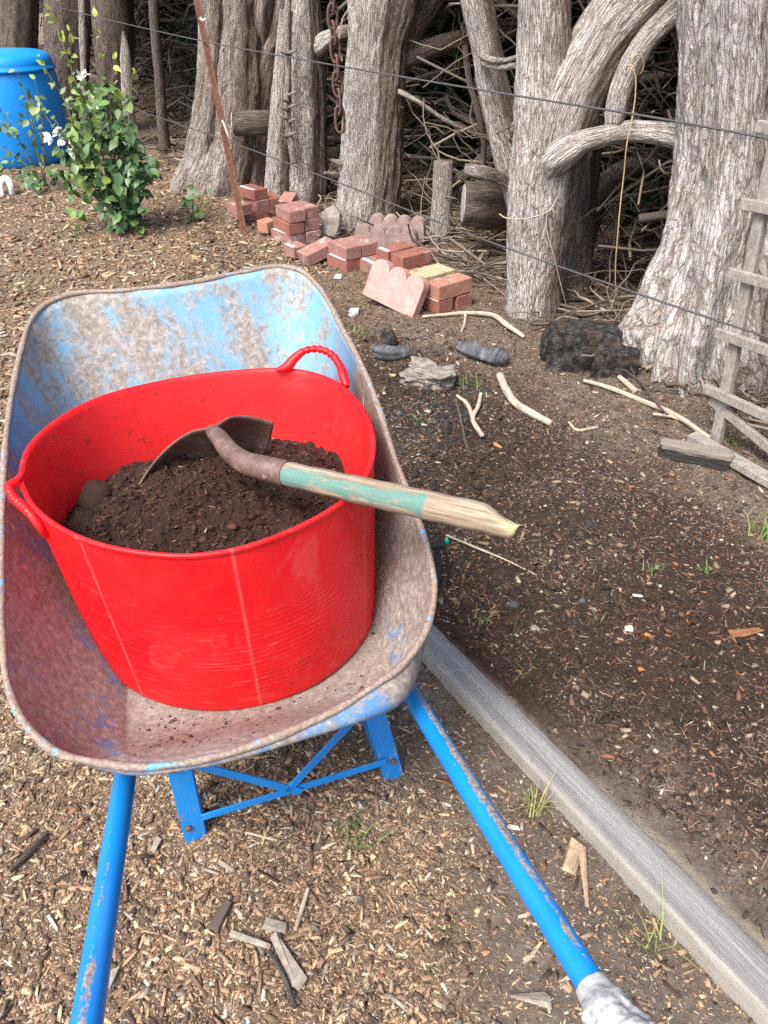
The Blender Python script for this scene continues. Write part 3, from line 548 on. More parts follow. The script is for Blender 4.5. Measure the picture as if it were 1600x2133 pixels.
# shovel
sh = thing('shovel', 'rusty round shovel with short broken handle in flaking green paint, lying on the compost', 'shovel')
m = M('rusty_shovel_steel'); o_ = m.obj(); n1 = m.noise(o_, 30, 6, .7); n2 = m.noise(o_, 190, 4, .7)
m.col(m.ramp(m.math('ADD', m.math('MULTIPLY', n1, .6), m.math('MULTIPLY', n2, .4)), (.33, (.075, .042, .032)), (.52, (.16, .10, .082)), (.7, (.30, .23, .19)))).rough(m.ramp(n1, (.3, .4), (.7, .65))); m.b.inputs['Metallic'].default_value = .12; m.bump(n2, .25, .002); STEEL = m.m
edge = np.array([atd(288, 1012, 1.500), atd(308, 980, 1.495), atd(335, 947, 1.485), atd(370, 916, 1.465), atd(403, 898, 1.445), atd(436, 891, 1.435), atd(455, 884, 1.44), atd(474, 871, 1.455), atd(500, 867, 1.475), atd(536, 871, 1.497), atd(571, 880, 1.515)])
edge = catmull(edge, 61); tip = atd(430, 1010, 1.60); tip[2] -= .03; mid_ = atd(440, 893, 1.436)
rows = []
for k in range(24):
    s = k / 23; nar = math.sqrt(max(0., 1 - s ** 2.2)); cen = mid_ * (1 - s) + tip * s
    lo = edge - mid_; sag = np.array([0, .035, -.01]) * math.sin(min(1, s * 1.25) * math.pi) 
    curl = np.array([0, -.0, .0])
    uu = np.linspace(-1, 1, 61); fr = (1 - uu ** 2)[:, None] * sag
    rows.append(cen + lo * nar + fr)
V = np.vstack(rows); bld = mesh('blade', V, grid_faces(24, 61, False), STEEL, sh); so_ = bld.modifiers.new('sheet', 'SOLIDIFY'); so_.thickness = .0035; so_.offset = 0
S0 = atd(592, 986, 1.318); S1 = atd(1068, 1092, 1.135); hd = (S1 - S0) / np.linalg.norm(S1 - S0)
neck = [mid_ + np.array([-.012, .06, -.05]), mid_ + np.array([-.002, .012, -.012]), atd(460, 916, 1.40), atd(482, 944, 1.375), atd(516, 966, 1.35), atd(555, 976, 1.333), S0, S0 + hd * .006]
Q = catmull(np.c_[neck, [.006, .0125, .0165, .0185, .0205, .022, .0232, .0232]], 70); V, Fq = tube_arr(Q[:, :3], Q[:, 3], 24)
mesh('socket', V, [tuple(q) for q in Fq] + [tuple(range(24))[::-1]], STEEL, sh)
MB().disc(atd(553, 992, 1.315), -Fv, .006, .004, 10).build('rivet', STEEL, sh, smooth=True)
m = M('old_handle_wood'); v = m.attr('bk'); g1 = m.noise(m.mapv(v, (170, 170, 7)), 1., 6, .7, .3); g2 = m.noise(m.mapv(v, (85, 85, 16)), 1., 7, .78, .4); pt = m.attr('paint', 'Fac'); cut = m.attr('cut', 'Fac')
wd = m.ramp(g1, (.33, (.12, .085, .055)), (.5, (.26, .20, .138)), (.66, (.40, .33, .24)))
gp = m.mix(g2, (.03, .14, .125), (.11, .27, .235)); wd = m.mix(m.ramp(m.math('ADD', m.math('MULTIPLY', g2, .8), m.math('MULTIPLY', pt, .50)), (.77, 0.), (.86, .9)), wd, gp)
wd = m.mix(m.math('MULTIPLY', cut, .85), wd, m.mix(g2, (.42, .32, .14), (.72, .62, .36))); m.col(wd).rough(.8); m.bump(g1, .5, .003)
nn = 110; tt = np.linspace(0, 1, nn); Pc = S0[None] * (1 - tt[:, None]) + S1[None] * tt[:, None]; rr = .0212 + .0018 * np.sin(tt * 2.5) + .0005 * np.sin(tt * 40); rr[:4] *= np.array([.9, .96, .99, 1])
V, Fq = tube_arr(Pc, rr, 28); th = np.tile(np.linspace(0, 2 * np.pi, 28, endpoint=False), nn); s_ = np.repeat(tt, 28); T, A, B = frames(Pc)
rad = (V - np.repeat(Pc, 28, 0)); rn = rad / np.linalg.norm(rad, axis=1)[:, None]
# broken end: bevel towards the tip on the upper/right side
cutp = ss(.93, 1., s_ + .05 * (rn @ (Uv)) + .02 * fbm(V * 60, 3, 2)); V = V - rad * (cutp * .34)[:, None] + np.outer(cutp * np.clip(rn @ Uv, 0, 1) * -.014, Uv) + hd * (cutp * .012 * (1 + fbm(V * 90, 2, 3)))[:, None]
faceup = rn @ (-Fv * .7 + Uv * -.1 - hd * 0)     # painted on the side facing the path
paint = np.clip(np.exp(-((faceup - .72) / .5) ** 2) * ss(.69, .655, s_ + .02 * fbm(V * 50, 3, 5)) * ss(.0, .02, s_) + ss(.72, .70, s_) * ss(.64, .66, s_) * .35 - .25 * ss(.35, -.2, rn @ -Uv) * 0, 0, 1)
bk = np.stack([np.cos(th) * .02, np.sin(th) * .02, s_ * .5], -1)
mesh('handle', V, [tuple(q) for q in Fq] + [tuple(range(28))[::-1], tuple(range((nn - 1) * 28, nn * 28))], m.m, sh, attrs={'bk': bk, 'paint': paint, 'cut': cutp})

# drip stake beside the tray
dr = thing('dripper_stake', 'black irrigation dripper stake with green tip beside the tray', 'dripper')
BLK = simple('black_plastic', (.018, .02, .022), .45)
gz = atz(914, 1222); mb = MB(); top = atd(910, 1138, depth(gz) - .045)
mb.tube([gz, gz + (top - gz) * .5 + CX * .004, top], [.008, .009, .010], 10); mb.tube([gz + CX * .03, gz + CX * .032 + (top - gz) * .6, top + CX * .02], .0045, 8)
mb.box(top + ZU * .004, CX * .05, AX * .022, ZU * .016); mb.build('riser', BLK, dr, smooth=False, bevel=.002)
e = top + CX * .028 + ZU * .004
MB().tube([e, e + ZU * .012 + CX * .002, e + ZU * .022], [.0055, .0065, .003], 12).build('tip', simple('green_tip', (.0, .45, .30), .3), dr, smooth=True)

# ================================================================== TREES
def limb(name, mat, pts, parent=None, seg=48, n=None, amp=.0, flute=0., lump=.0, seed=0, cap=True, bfreq=30., elong=.16, lobes=()):
    """pts: (x, y, z, radius) rows along the limb; bark ridges run along it"""
    pts = np.asarray(pts, float); Ltot = np.sum(np.linalg.norm(np.diff(pts[:, :3], axis=0), axis=1)); n = n or int(max(12, min(260, Ltot / .012)))
    Q = catmull(pts, n); P = Q[:, :3]; r = np.maximum(Q[:, 3], .002); T, A, B = frames(P)
    th = np.linspace(0, 2 * np.pi, seg, endpoint=False); Ls = np.r_[0, np.cumsum(np.linalg.norm(np.diff(P, axis=0), axis=1))]
    cs, sn = np.cos(th), np.sin(th); rr = r[:, None] * np.ones(seg)
    U3 = np.stack([np.broadcast_to(cs, rr.shape), np.broadcast_to(sn, rr.shape), Ls[:, None] * np.ones(seg)], -1)
    rm = float(np.median(r))
    bkp = np.stack([cs * rm * np.ones_like(rr), sn * rm * np.ones_like(rr), Ls[:, None] * np.ones(seg)], -1)
    if flute: rr = rr * (1 + flute * fbm(U3 * [1.5, 1.5, .55] + seed * 3.1, 3, seed + 1) * 1.6)
    if lump: rr = rr * (1 + lump * fbm(np.stack([U3[..., 0] * 1.1, U3[..., 1] * 1.1, U3[..., 2] * 3.5], -1) + seed, 3, seed + 5))
    if amp:
        f = fbm(bkp * [bfreq, bfreq, bfreq * elong] + seed * 1.7, 4, seed + 9); rid = 1 - np.abs(f) * 2.4
        rr = rr + amp * (rid - .5) * 1.4 + amp * .5 * fbm(bkp * [bfreq * 3, bfreq * 3, bfreq * .6], 2, seed + 11)
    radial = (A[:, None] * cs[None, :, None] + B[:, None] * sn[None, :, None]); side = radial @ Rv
    az = np.arctan2(radial[..., 1], radial[..., 0])
    for (deg, zt, am, wd_) in lobes:      # buttresses swelling towards the ground
        dz = np.angle(np.exp(1j * (az - math.radians(deg) - .25 * fbm(np.stack([P[:, 2] * 2, P[:, 2] * 0 + deg, P[:, 2] * 0], -1), 2, 3)[:, None]))); rr = rr + r[:, None] * am * ss(zt, .0, P[:, 2])[:, None] ** 1.6 * np.exp(-(dz / math.radians(wd_)) ** 2)
    V = P[:, None] + rr[..., None] * radial
    Fl = grid_faces(n, seg); Fl = [tuple(q) for q in Fl] + ([tuple(range(seg))[::-1], tuple(range((n - 1) * seg, n * seg))] if cap else [])
    return mesh(name, V.reshape(-1, 3), Fl, mat, parent, attrs={'bk': bkp.reshape(-1, 3), 'side': side.ravel()})
def px(rows, Y):      # rows: (u, v, width_px[, dy]) seen at world distance Y -> (x, y, z, r)
    out = []
    for q in rows:
        p = aty(q[0], q[1], Y + (q[3] if len(q) > 3 else 0)); out.append((*p, q[2] / 2 * depth(p) / FPX))
    return out
def upto(pts, z):     # carry the trunk on above the picture
    a, b = np.array(pts[1]), np.array(pts[0]); d = (b - a); d = d / max(d[2], .15) * (z - b[2]); d[3] = -.15 * b[3]; d[:2] *= .6
    return [tuple(b + d)] + list(pts)
def foot(pts, spread=1.35, deep=.10):
    b = np.array(pts[-1]); b[2] = -deep; b[3] *= spread; return list(pts) + [tuple(b)]
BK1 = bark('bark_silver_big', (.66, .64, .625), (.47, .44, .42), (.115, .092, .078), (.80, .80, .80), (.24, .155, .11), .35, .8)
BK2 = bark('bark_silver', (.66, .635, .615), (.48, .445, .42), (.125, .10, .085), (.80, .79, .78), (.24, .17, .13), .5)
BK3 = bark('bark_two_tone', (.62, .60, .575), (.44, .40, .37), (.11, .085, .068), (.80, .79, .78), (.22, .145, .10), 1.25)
BK5 = bark('bark_brown', (.42, .365, .325), (.29, .24, .21), (.085, .062, .05), (.58, .54, .50), (.19, .13, .10), .7)
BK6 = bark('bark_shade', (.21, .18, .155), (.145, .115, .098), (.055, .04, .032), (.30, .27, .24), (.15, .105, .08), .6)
DEAD = bark('dead_grey_wood', (.58, .54, .49), (.42, .38, .33), (.16, .13, .105), (.70, .67, .62), None, 0, 1.3)
CUTW = simple('cut_wood_pale', (.46, .40, .32), .85, .3, 60, .3)
LEAF = M('hedge_leaf'); n_ = LEAF.noise(LEAF.obj(), 7, 3); LEAF.col(LEAF.ramp(n_, (.35, (.020, .040, .016)), (.7, (.055, .085, .030)))).rough(.7); LEAF = LEAF.m
def leafcards(P, size, s=0, nrm=None):
    n = len(P); a = rng.normal(size=(n, 3)); a /= np.linalg.norm(a, axis=1)[:, None]; b = np.cross(a, rng.normal(size=(n, 3))); b /= np.linalg.norm(b, axis=1)[:, None]; c = np.cross(a, b)
    L = size * rng.uniform(.6, 1.4, n)[:, None]; Wd = L * rng.uniform(.3, .5, (n, 1))
    V = np.stack([P - a * L * .5, P + b * Wd * .5 + c * L * .08, P + a * L * .5, P - b * Wd * .5 + c * L * .08], 1)
    return V.reshape(-1, 3), np.arange(n * 4).reshape(-1, 4)
def unseen_crown(parent, c, rad, n):  # leafy crowns above the frame, added to shade the thicket
    d = rng.normal(size=(n, 3)); d /= np.linalg.norm(d, axis=1)[:, None]; q = rng.uniform(.35, 1., (n, 1)) ** .5
    k = 1 + .28 * fbm(d * 2.4 + c[0], 3, 4)[:, None]; P = np.array(c) + d * np.array(rad) * q * k
    P = P[P[:, 2] > 1.9]; V, Fq = leafcards(P, .20); mesh('unseen_crown', V, Fq, LEAF, parent, smooth=False)
def tree(label, cx, cy, rad=(1.25, 1.15, 1.15), n=3600, zc=3.1):
    t = thing('cypress_tree', label, 'tree', 'old gnarled trees behind the wire fence'); unseen_crown(t, (cx, cy, zc), rad, n); return t
# T1 the big one at the right edge
t1 = tree('massive silver barked tree with a flared fluted base behind the wooden rack at right', 1.9, 4.0)
Y1 = 3.30
tr1 = foot(upto(px([(1536, 0, 225), (1534, 150, 222), (1526, 300, 224), (1516, 420, 232), (1500, 520, 236), (1482, 620, 236), (1470, 700, 236), (1462, 770, 232)], Y1), 3.0), 1.02)
tr1[-2] = (*tr1[-2][:2], .04, tr1[-2][3])
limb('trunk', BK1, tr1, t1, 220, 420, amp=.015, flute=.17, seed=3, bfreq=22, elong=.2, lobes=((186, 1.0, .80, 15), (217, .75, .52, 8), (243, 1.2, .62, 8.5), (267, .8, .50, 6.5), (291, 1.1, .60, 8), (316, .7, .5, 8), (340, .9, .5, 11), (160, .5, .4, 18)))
# T2
t2 = tree('pale straight trunk forking to a thick right limb, beside the dark hollow', 1.0, 4.9)
Y2 = 3.93
tr2 = foot(upto(px([(1135, 0, 100), (1135, 100, 108), (1136, 200, 122), (1134, 300, 126), (1126, 400, 126), (1120, 500, 122), (1115, 580, 112), (1110, 640, 104)], Y2), 3.0), 1.05)
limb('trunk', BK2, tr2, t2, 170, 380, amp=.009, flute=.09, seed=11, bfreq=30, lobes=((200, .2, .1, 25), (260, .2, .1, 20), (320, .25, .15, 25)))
limb('fork', BK2, px([(1420, -130, 150, .05), (1345, -20, 150, .03), (1282, 50, 132, .02), (1228, 130, 128, -.02), (1184, 225, 126, -.045), (1160, 320, 112, -.035), (1146, 420, 100, -.01), (1136, 530, 84, .01)], Y2), t2, 84, 220, amp=.009, flute=.12, seed=13, bfreq=24)
limb('branch', BK2, px([(1138, 372, 34, -.02), (1158, 338, 60, -.13), (1182, 314, 60, -.19), (1215, 296, 44, -.2), (1260, 284, 40, -.19), (1310, 274, 39, -.18), (1370, 278, 41, -.24), (1440, 292, 46, -.35)], Y2), t2, 40, 120, amp=.004, flute=.06, lump=.12, seed=15)
limb('root', BK6, px([(1235, 250, 46, .5), (1222, 360, 52, .4), (1212, 470, 54, .32), (1204, 560, 54, .25), (1198, 625, 60, .2)], Y2), t2, 44, 120, amp=.006, flute=.1, seed=17)
limb('root', BK6, px([(1500, 250, 40, .9), (1400, 310, 44, .85), (1310, 352, 50, .8), (1245, 412, 54, .6), (1215, 500, 50, .45), (1206, 600, 46, .35)], Y2), t2, 40, 140, amp=.005, flute=.1, seed=18)
# T2b leaning stem
t2b = tree('slim leaning tree slanting behind the pale forked trunk', .9, 5.6, (1.1, 1.0, 1.0), 2600)
limb('trunk', BK2, foot(upto(px([(992, 0, 66), (1010, 90, 62), (1030, 190, 66), (1055, 290, 70), (1085, 390, 74), (1110, 480, 80), (1130, 560, 90)], 4.75), 2.9), 1.1, .1), t2b, 56, 220, amp=.006, flute=.1, seed=21, bfreq=26)
limb('knob', BK2, px([(1095, 262, 30, -.02), (1075, 266, 26, -.1), (1070, 270, 12, -.16)], 4.75), t2b, 20, 30, amp=.004, seed=22)
# T3
t3 = tree('two toned trunk with silver left side and brown right side behind the scalloped pavers', .0, 6.6)
Y3 = 5.62
tr3 = foot(upto(px([(805, 0, 150), (792, 90, 122), (784, 180, 122), (779, 280, 122), (774, 370, 126), (768, 430, 124), (764, 480, 122)], Y3), 2.9), 1.2)
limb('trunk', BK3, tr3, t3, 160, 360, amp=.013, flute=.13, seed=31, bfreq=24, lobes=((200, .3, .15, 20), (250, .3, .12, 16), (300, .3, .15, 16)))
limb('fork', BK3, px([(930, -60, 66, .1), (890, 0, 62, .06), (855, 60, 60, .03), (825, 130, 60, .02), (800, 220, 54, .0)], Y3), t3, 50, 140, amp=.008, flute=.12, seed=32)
limb('branch', BK5, px([(1130, 45, 44, .3), (1050, 62, 38, .25), (968, 80, 36, .15), (905, 98, 38, .05), (850, 118, 42, .0), (815, 135, 40, .0)], Y3), t3, 36, 160, amp=.005, flute=.08, seed=33)
limb('snag', DEAD, px([(712, 368, 10, -.02), (694, 363, 11, -.1), (676, 360, 5, -.16)], Y3), t3, 10, 24, amp=.001)
limb('snag', DEAD, px([(722, 345, 12, -.08), (702, 338, 12, -.1), (690, 333, 5, -.12)], Y3), t3, 10, 24, amp=.001)
limb('branch', DEAD, px([(822, 186, 10, -.12), (860, 205, 9, -.2), (920, 245, 8, -.2), (1000, 285, 6, -.15)], Y3), t3, 10, 60, amp=.002)
# T4
t4 = tree('narrow grey trunk with stubby dead twigs up its ribbed front, beside the rusty chain', -.65, 7.3, (1.15, 1.0, 1.1), 3000)
Y4 = 6.30
limb('trunk', BK2, foot(upto(px([(632, -10, 66), (634, 100, 86), (636, 200, 92), (636, 300, 94), (634, 380, 98), (632, 428, 98)], Y4), 2.9), 1.12), t4, 90, 240, amp=.010, flute=.2, seed=41, bfreq=20)
limb('buttress', BK2, px([(596, 20, 26, -.10), (590, 120, 34, -.12), (584, 220, 40, -.14), (579, 320, 46, -.14), (576, 405, 52, -.14), (575, 440, 56, -.14)], Y4), t4, 44, 200, amp=.006, flute=.16, seed=42)
limb('dead_stem', DEAD, px([(601, -20, 12, -.24), (597, 60, 14, -.24), (600, 150, 13, -.24), (597, 210, 11, -.24), (604, 280, 14, -.25), (612, 340, 13, -.25)], Y4), t4, 12, 120, amp=.003, lump=.3, seed=43)
for (u, v, s) in ((600, 105, 1), (597, 108, -1), (606, 192, 1), (585, 206, -1), (612, 218, 1), (586, 224, -1), (613, 248, 1), (588, 243, -1), (613, 276, 1), (590, 280, -1)):
    limb('stub', DEAD, px([(600, v + 6, 6, -.26), (600 + s * 8, v + 3, 6, -.3), (600 + s * 18, v - 2, 3, -.32)], Y4), t4, 7, 12)
limb('branch', BK2, px([(655, 100, 44, -.05), (690, 78, 32, -.05), (730, 66, 28, .0), (765, 66, 26, .1)], Y4), t4, 30, 60, amp=.005, flute=.1, seed=45)
# T5
t5 = tree('broad brown tree with spreading roots and a dark knot hole behind the rusty post', -1.25, 7.6)
Y5 = 6.65
limb('trunk', BK5, foot(upto(px([(447, -10, 66), (446, 100, 64), (441, 200, 68), (430, 300, 78), (420, 370, 78), (412, 412, 80)], Y5), 2.9), 1.05), t5, 100, 280, amp=.012, flute=.16, seed=51, bfreq=24, lobes=((190, .35, .42, 20), (235, .45, .4, 14), (275, .4, .4, 14)))
limb('trunk', BK5, foot(upto(px([(497, -10, 80, .03), (497, 90, 92, .03), (492, 190, 104, .02), (484, 290, 104, .0), (470, 360, 110, -.02), (458, 405, 108, -.03)], Y5), 2.9), 1.05), t5, 110, 280, amp=.013, flute=.2, seed=52, bfreq=24, lobes=((215, .45, .4, 18), (265, .5, .35, 16), (310, .4, .3, 16)))
limb('trunk', BK5, foot(upto(px([(590, -20, 60, .1), (572, 70, 60, .1), (548, 160, 76, .08), (532, 250, 84, .06), (527, 330, 88, .04), (527, 400, 92, .04)], Y5), 2.9), 1.05), t5, 70, 240, amp=.010, flute=.15, seed=53, bfreq=20)
limb('burl', BK5, px([(556, -40, 60, -.05), (546, 30, 40, -.1), (548, 70, 44, -.06), (552, 110, 36, -.02)], Y5 + .1), t5, 40, 60, amp=.008, flute=.2, seed=56)
# sawn log resting between T5 and T4
lg = thing('sawn_log', 'short sawn log with pale cut end lying across between two trunks', 'log')
P_ = px([(487, 257, 46, -.30), (520, 257, 48, -.3), (560, 256, 46, -.28), (585, 256, 44, -.2)], Y5); limb('log_bark', BK6, P_, lg, 40, 60, amp=.005, seed=57)
def cutface(P, parent, mat=CUTW, k=.96):
    a = np.array(P[0]); d = (a - np.array(P[1]))[:3]; d /= np.linalg.norm(d); MB().tube([a[:3] - d * .01, a[:3] + d * .006], [a[3] * k, a[3] * k * .97], 26).build('cut_end', mat, parent)
cutface(P_, lg)
# background trunks at the left
for lab, rows, Yb, sd_ in (('brown trunk rising behind the leafy shrub', [(232, -10, 86), (238, 100, 78), (240, 200, 66), (240, 312, 62)], 8.6, 61), ('dim trunk between the blue barrel and the leafy shrub', [(142, -10, 92), (140, 80, 90), (138, 200, 84), (140, 318, 90)], 8.9, 62), ('dim trunk behind the lid of the blue barrel', [(36, -10, 76), (38, 60, 70), (40, 200, 70), (40, 310, 76)], 9.0, 63)):
    tb = tree(lab, aty(rows[0][0], 0, Yb)[0], Yb + .8, (1.2, 1.1, 1.0), 2600); limb('trunk', BK6, foot(upto(px(rows, Yb), 2.8), 1.1), tb, 60, 180, amp=.011, flute=.18, seed=sd_, bfreq=20)
# short twigs bridging the leaning tree and the pale trunk; a stub log with a sawn face behind the post
for rows in ([(1005, 118, 12, .05), (1035, 126, 12, -.15), (1062, 124, 10, -.3), (1078, 118, 9, -.4)], [(1008, 132, 13, .05), (1040, 140, 13, -.15), (1078, 136, 12, -.4)]): limb('dead_branch', DEAD, px(rows, 4.62), t2b, 12, 40, amp=.002, lump=.1)
lg2 = thing('sawn_log', 'thick sawn log with a pale face lying between the timber post and the forked trunk', 'log')
P_ = px([(966, 424, 84, 0), (1000, 425, 90, .0), (1040, 428, 92, .05), (1080, 432, 84, .1)], 4.85); limb('log_bark', BK6, P_, lg2, 44, 60, amp=.008, flute=.1, seed=58); cutface(P_, lg2, simple('weathered_cut_wood', (.34, .34, .34), .85, .3, 60, .3), .9)
tag(limb('fallen_branch', BK2, px([(968, 352, 22, -.1), (1000, 358, 26, -.1), (1040, 372, 30, -.05), (1075, 392, 32, .0)], 4.72), None, 20, 60, amp=.004, flute=.15, seed=59), 'split grey branch lying over the thick sawn log', 'branch')
tag(limb('fallen_branch', BK6, px([(920, 402, 20, .25), (960, 372, 24, .28), (1010, 330, 26, .3), (1060, 285, 26, .35)], 5.0), None, 20, 70, amp=.003, flute=.1, seed=60), 'straight dead limb leaning from the timber post up behind the slanting tree', 'branch')
tag(limb('fallen_branch', BK6, px([(968, 95, 13, .1), (978, 170, 13, .05), (998, 240, 13, .0), (1008, 300, 12, .0), (1006, 350, 12, .0)], 5.1), None, 14, 70, amp=.002, seed=61), 'thin upright dead branch hanging left of the slanting tree', 'branch')
# posts
def post(label, rows, Yp, mat, name='wooden_post', amp=.003, **k):
    o = limb(name, mat, rows if Yp is None else px(rows, Yp), None, 24, 90, amp=amp, **k); return tag(o, label, 'post')
post('slim bare pole standing left of the rusty steel post', [(319, -40, 20), (323, 60, 21), (332, 160, 21), (338, 250, 22), (345, 322, 24), (346, 335, 24)], 8.15, BK6)
post('jagged broken grey stake behind the leafy shrub', [(257, 66, 4), (260, 95, 16), (264, 160, 24), (268, 240, 26), (271, 330, 28)], 7.3, DEAD)
post('thin pale stake among the dim trunks beside the shrub', [(170, -30, 14), (172, 60, 15), (174, 150, 14), (176, 320, 14)], 7.9, DEAD)
sp = post('short round timber post standing at the end of the brick row', [(924, 336, 42), (922, 400, 43), (918, 470, 45), (914, 515, 46), (913, 530, 46)], 5.18, DEAD, seed=71)
# hanging limb with twine
hl = thing('hanging_limb', 'broken grey limb hanging down with twine tied round it', 'branch')
HLY = 3.78; P_ = px([(1278, 262, 34, -.02), (1284, 232, 46), (1298, 180, 50), (1322, 125, 50), (1352, 80, 48), (1400, 30, 50), (1450, -30, 54), (1540, -120, 50)], HLY); limb('limb_bark', BK2, P_, hl, 40, 160, amp=.005, flute=.08, seed=72, bfreq=30)
TW = simple('jute_twine', (.44, .33, .19), .9); TWG = simple('faded_twine', (.42, .36, .28), .9)
def string(label, rows, Yp, r, mat, extra=(), cat='string', name='twine'):
    mb = MB()
    for rw in (rows, *extra): mb.tube(np.array([aty(q[0], q[1], Yp + (q[2] if len(q) > 2 else 0)) for q in rw]), r, 6, 60)
    return tag(mb.build(name, mat, None, smooth=True), label, cat)
string('yellow jute twine dangling from the hanging limb to the ground', [(1312, 140, -.10), (1321, 150, -.10), (1324, 190, -.1), (1318, 240, -.1), (1306, 300, -.12), (1300, 360, -.1), (1292, 430, -.1), (1286, 500, -.1), (1282, 560, -.08), (1284, 610, -.05), (1292, 640, .0)], HLY, .0031, TW,
       ([(1312, 142, -.09), (1318, 120, -.09), (1332, 114, -.07), (1341, 128, -.06), (1338, 148, -.05), (1330, 158, -.03)], [(1304, 146, -.06), (1310, 136, -.09), (1318, 138, -.1), (1322, 148, -.1)]))
string('faded twine looped round the pale forked trunk', [(1040, 446, -.02), (1060, 455, -.14), (1090, 456, -.17), (1125, 448, -.17), (1142, 440, -.16), (1165, 405, -.14), (1195, 365, -.08), (1212, 325, .0)], Y2, .0032, TWG,
       ([(1142, 440, -.16), (1150, 436, -.17), (1156, 444, -.17)], [(1140, 440, -.16), (1138, 470, -.16), (1150, 520, -.15), (1165, 580, -.12), (1180, 640, -.05), (1184, 660, .0)]))
# chain
ch = thing('rusty_chain', 'heavy rusty chain hanging down between two trunks', 'chain')
m = M('rusty_chain_iron'); n_ = m.noise(m.obj(), 60, 5, .7); m.col(m.ramp(n_, (.3, (.05, .028, .024)), (.55, (.115, .062, .05)), (.75, (.2, .13, .10)))).rough(.75); m.bump(n_, .4, .004); CHN = m.m
cp = [aty(u, v, 5.25) for u, v in [(690, -60), (691, -22), (693, 16), (693, 52), (697, 86), (700, 122), (702, 158), (705, 194), (707, 230), (709, 268)]]
for i in range(len(cp) - 1):
    a, b = cp[i], cp[i + 1]; d = (b - a); Ln = np.linalg.norm(d); d /= Ln; c_ = (a + b) / 2; sdv = np.array([1., 0, 0]) if i % 2 == 0 else np.array([.35, -.93, 0]); sdv = sdv - d * (sdv @ d); sdv /= np.linalg.norm(sdv)
    hl_, hw = Ln * .72, .027; P = [c_ + d * math.sin(t) * hl_ * 1. + sdv * math.copysign(abs(math.cos(t)) ** .6, math.cos(t)) * hw for t in np.linspace(0, 2 * math.pi, 33)[:-1]]
    P = np.array(P); V, Fq = tube_arr(np.vstack([P, P[:2]]), .0088, 8); mesh('link', V, Fq, CHN, ch)

# ------------------------------------------------------------------ thicket behind the trees
TWIG = colattr('twig_grey')
def fencept(s, off): return BP + FE * s + FN * (1.25 + off)
def tangle(name, n, s0, s1, o0, o1, r0, r1, L0, L1, zmax, cols, wts, label, steep=.35):
    Vs = []; Fs = []; Cs = []; k = 0; m_ = 5; npt = 9
    for i in range(n):
        s, o = rng.uniform(s0, s1), rng.uniform(o0, o1); p = fencept(s, o); p[2] = rng.uniform(.02, 1) ** 1.2 * zmax
        a = rng.uniform(0, 2 * math.pi); d = np.array([math.cos(a), math.sin(a), rng.normal(0, steep)]); d /= np.linalg.norm(d); L = rng.uniform(L0, L1)
        cur = np.array([rng.normal(0, .5), rng.normal(0, .5), rng.normal(-.15, .45)]); t = np.linspace(-.5, .5, npt)[:, None]
        wob = np.cumsum(rng.normal(0, .02, (npt, 3)), 0)
        P = p + d * t * L + cur * (t ** 2) * L * .9 + wob * L; P[:, 2] = np.abs(P[:, 2]) + .01
        bd = (P[:, :2] - BP[:2]) @ FN[:2] - 1.25
        if bd.min() < o0 - .25: continue
        r = np.linspace(1, .45, npt) * rng.uniform(r0, r1); V, Fq = tube_arr(P, r, m_); Vs.append(V); Fs.append(Fq + k); k += len(V); Cs.append(np.repeat(np.r_[pal(1, cols, wts)[0], 1.][None], len(V), 0))
    o = mesh(name, np.vstack(Vs), np.vstack(Fs), TWIG, attrs={'Col': np.vstack(Cs)}); return tag(o, label, 'branches', kind='stuff')
BRC = [(.17, .145, .12), (.11, .09, .074), (.065, .05, .04), (.26, .215, .16)]
tangle('branch_thicket', 1700, -14, 3.2, 1.1, 2.35, .004, .013, .5, 1.7, 1.9, BRC, [5, 5, 4, 2], 'dense tangle of thin dead branches filling the dark gaps between the trunks')
tangle('near_twigs', 170, -3.3, -.7, .95, 1.7, .003, .009, .4, 1.2, 1.5, [(.24, .20, .16), (.17, .14, .11), (.31, .26, .185)], [3, 4, 2], 'paler dead twigs arching through the gaps beside the forked trunk')
tangle('limb_thicket', 170, -14, 3.2, 1.2, 2.2, .014, .032, 1.0, 2.4, 1.8, BRC, [5, 5, 3, 1], 'thicker dead limbs crossing in the dark behind the trunks')
tangle('ground_sticks', 800, -7.5, 3.0, .45, 1.7, .003, .011, .2, .9, .05, [(.30, .25, .20), (.2, .155, .12), (.11, .08, .062)], [4, 4, 3], 'fallen sticks littering the ground under the trees', .04)
# bank of foliage behind the thicket; unseen leaf roof added to darken it
n = 42000; s = rng.uniform(-19, 4.5, n); o_off = np.where(s > -7, 2.35, 3.1) + rng.normal(0, .16, n) + .3 * fbm(np.stack([s * .8, 0 * s, 0 * s], -1), 2, 3); P = BP + FE * s[:, None] + FN * (1.25 + o_off)[:, None]; P[:, 2] = rng.uniform(-.05, 2.6, n)
V, Fq = leafcards(P, .24)
n2 = 52000; s = rng.uniform(-19, 4.5, n2); of = rng.uniform(.80, 3.4, n2); P = BP + FE * s[:, None] + FN * (1.25 + of)[:, None]; P[:, 2] = 1.52 + .5 * (1 - ss(.8, 1.3, of)) + .12 * fbm(P * 1.3, 3, 5) + rng.uniform(0, .5, n2)
V2, F2 = leafcards(P, .24)
hb = mesh('hedge_and_shade_roof', np.vstack([V, V2]), np.vstack([Fq, F2 + len(V)]), LEAF, smooth=False); tag(hb, 'dark dense evergreen foliage closing off the back of the thicket, with an unseen roof added to darken it', 'hedge', kind='stuff')

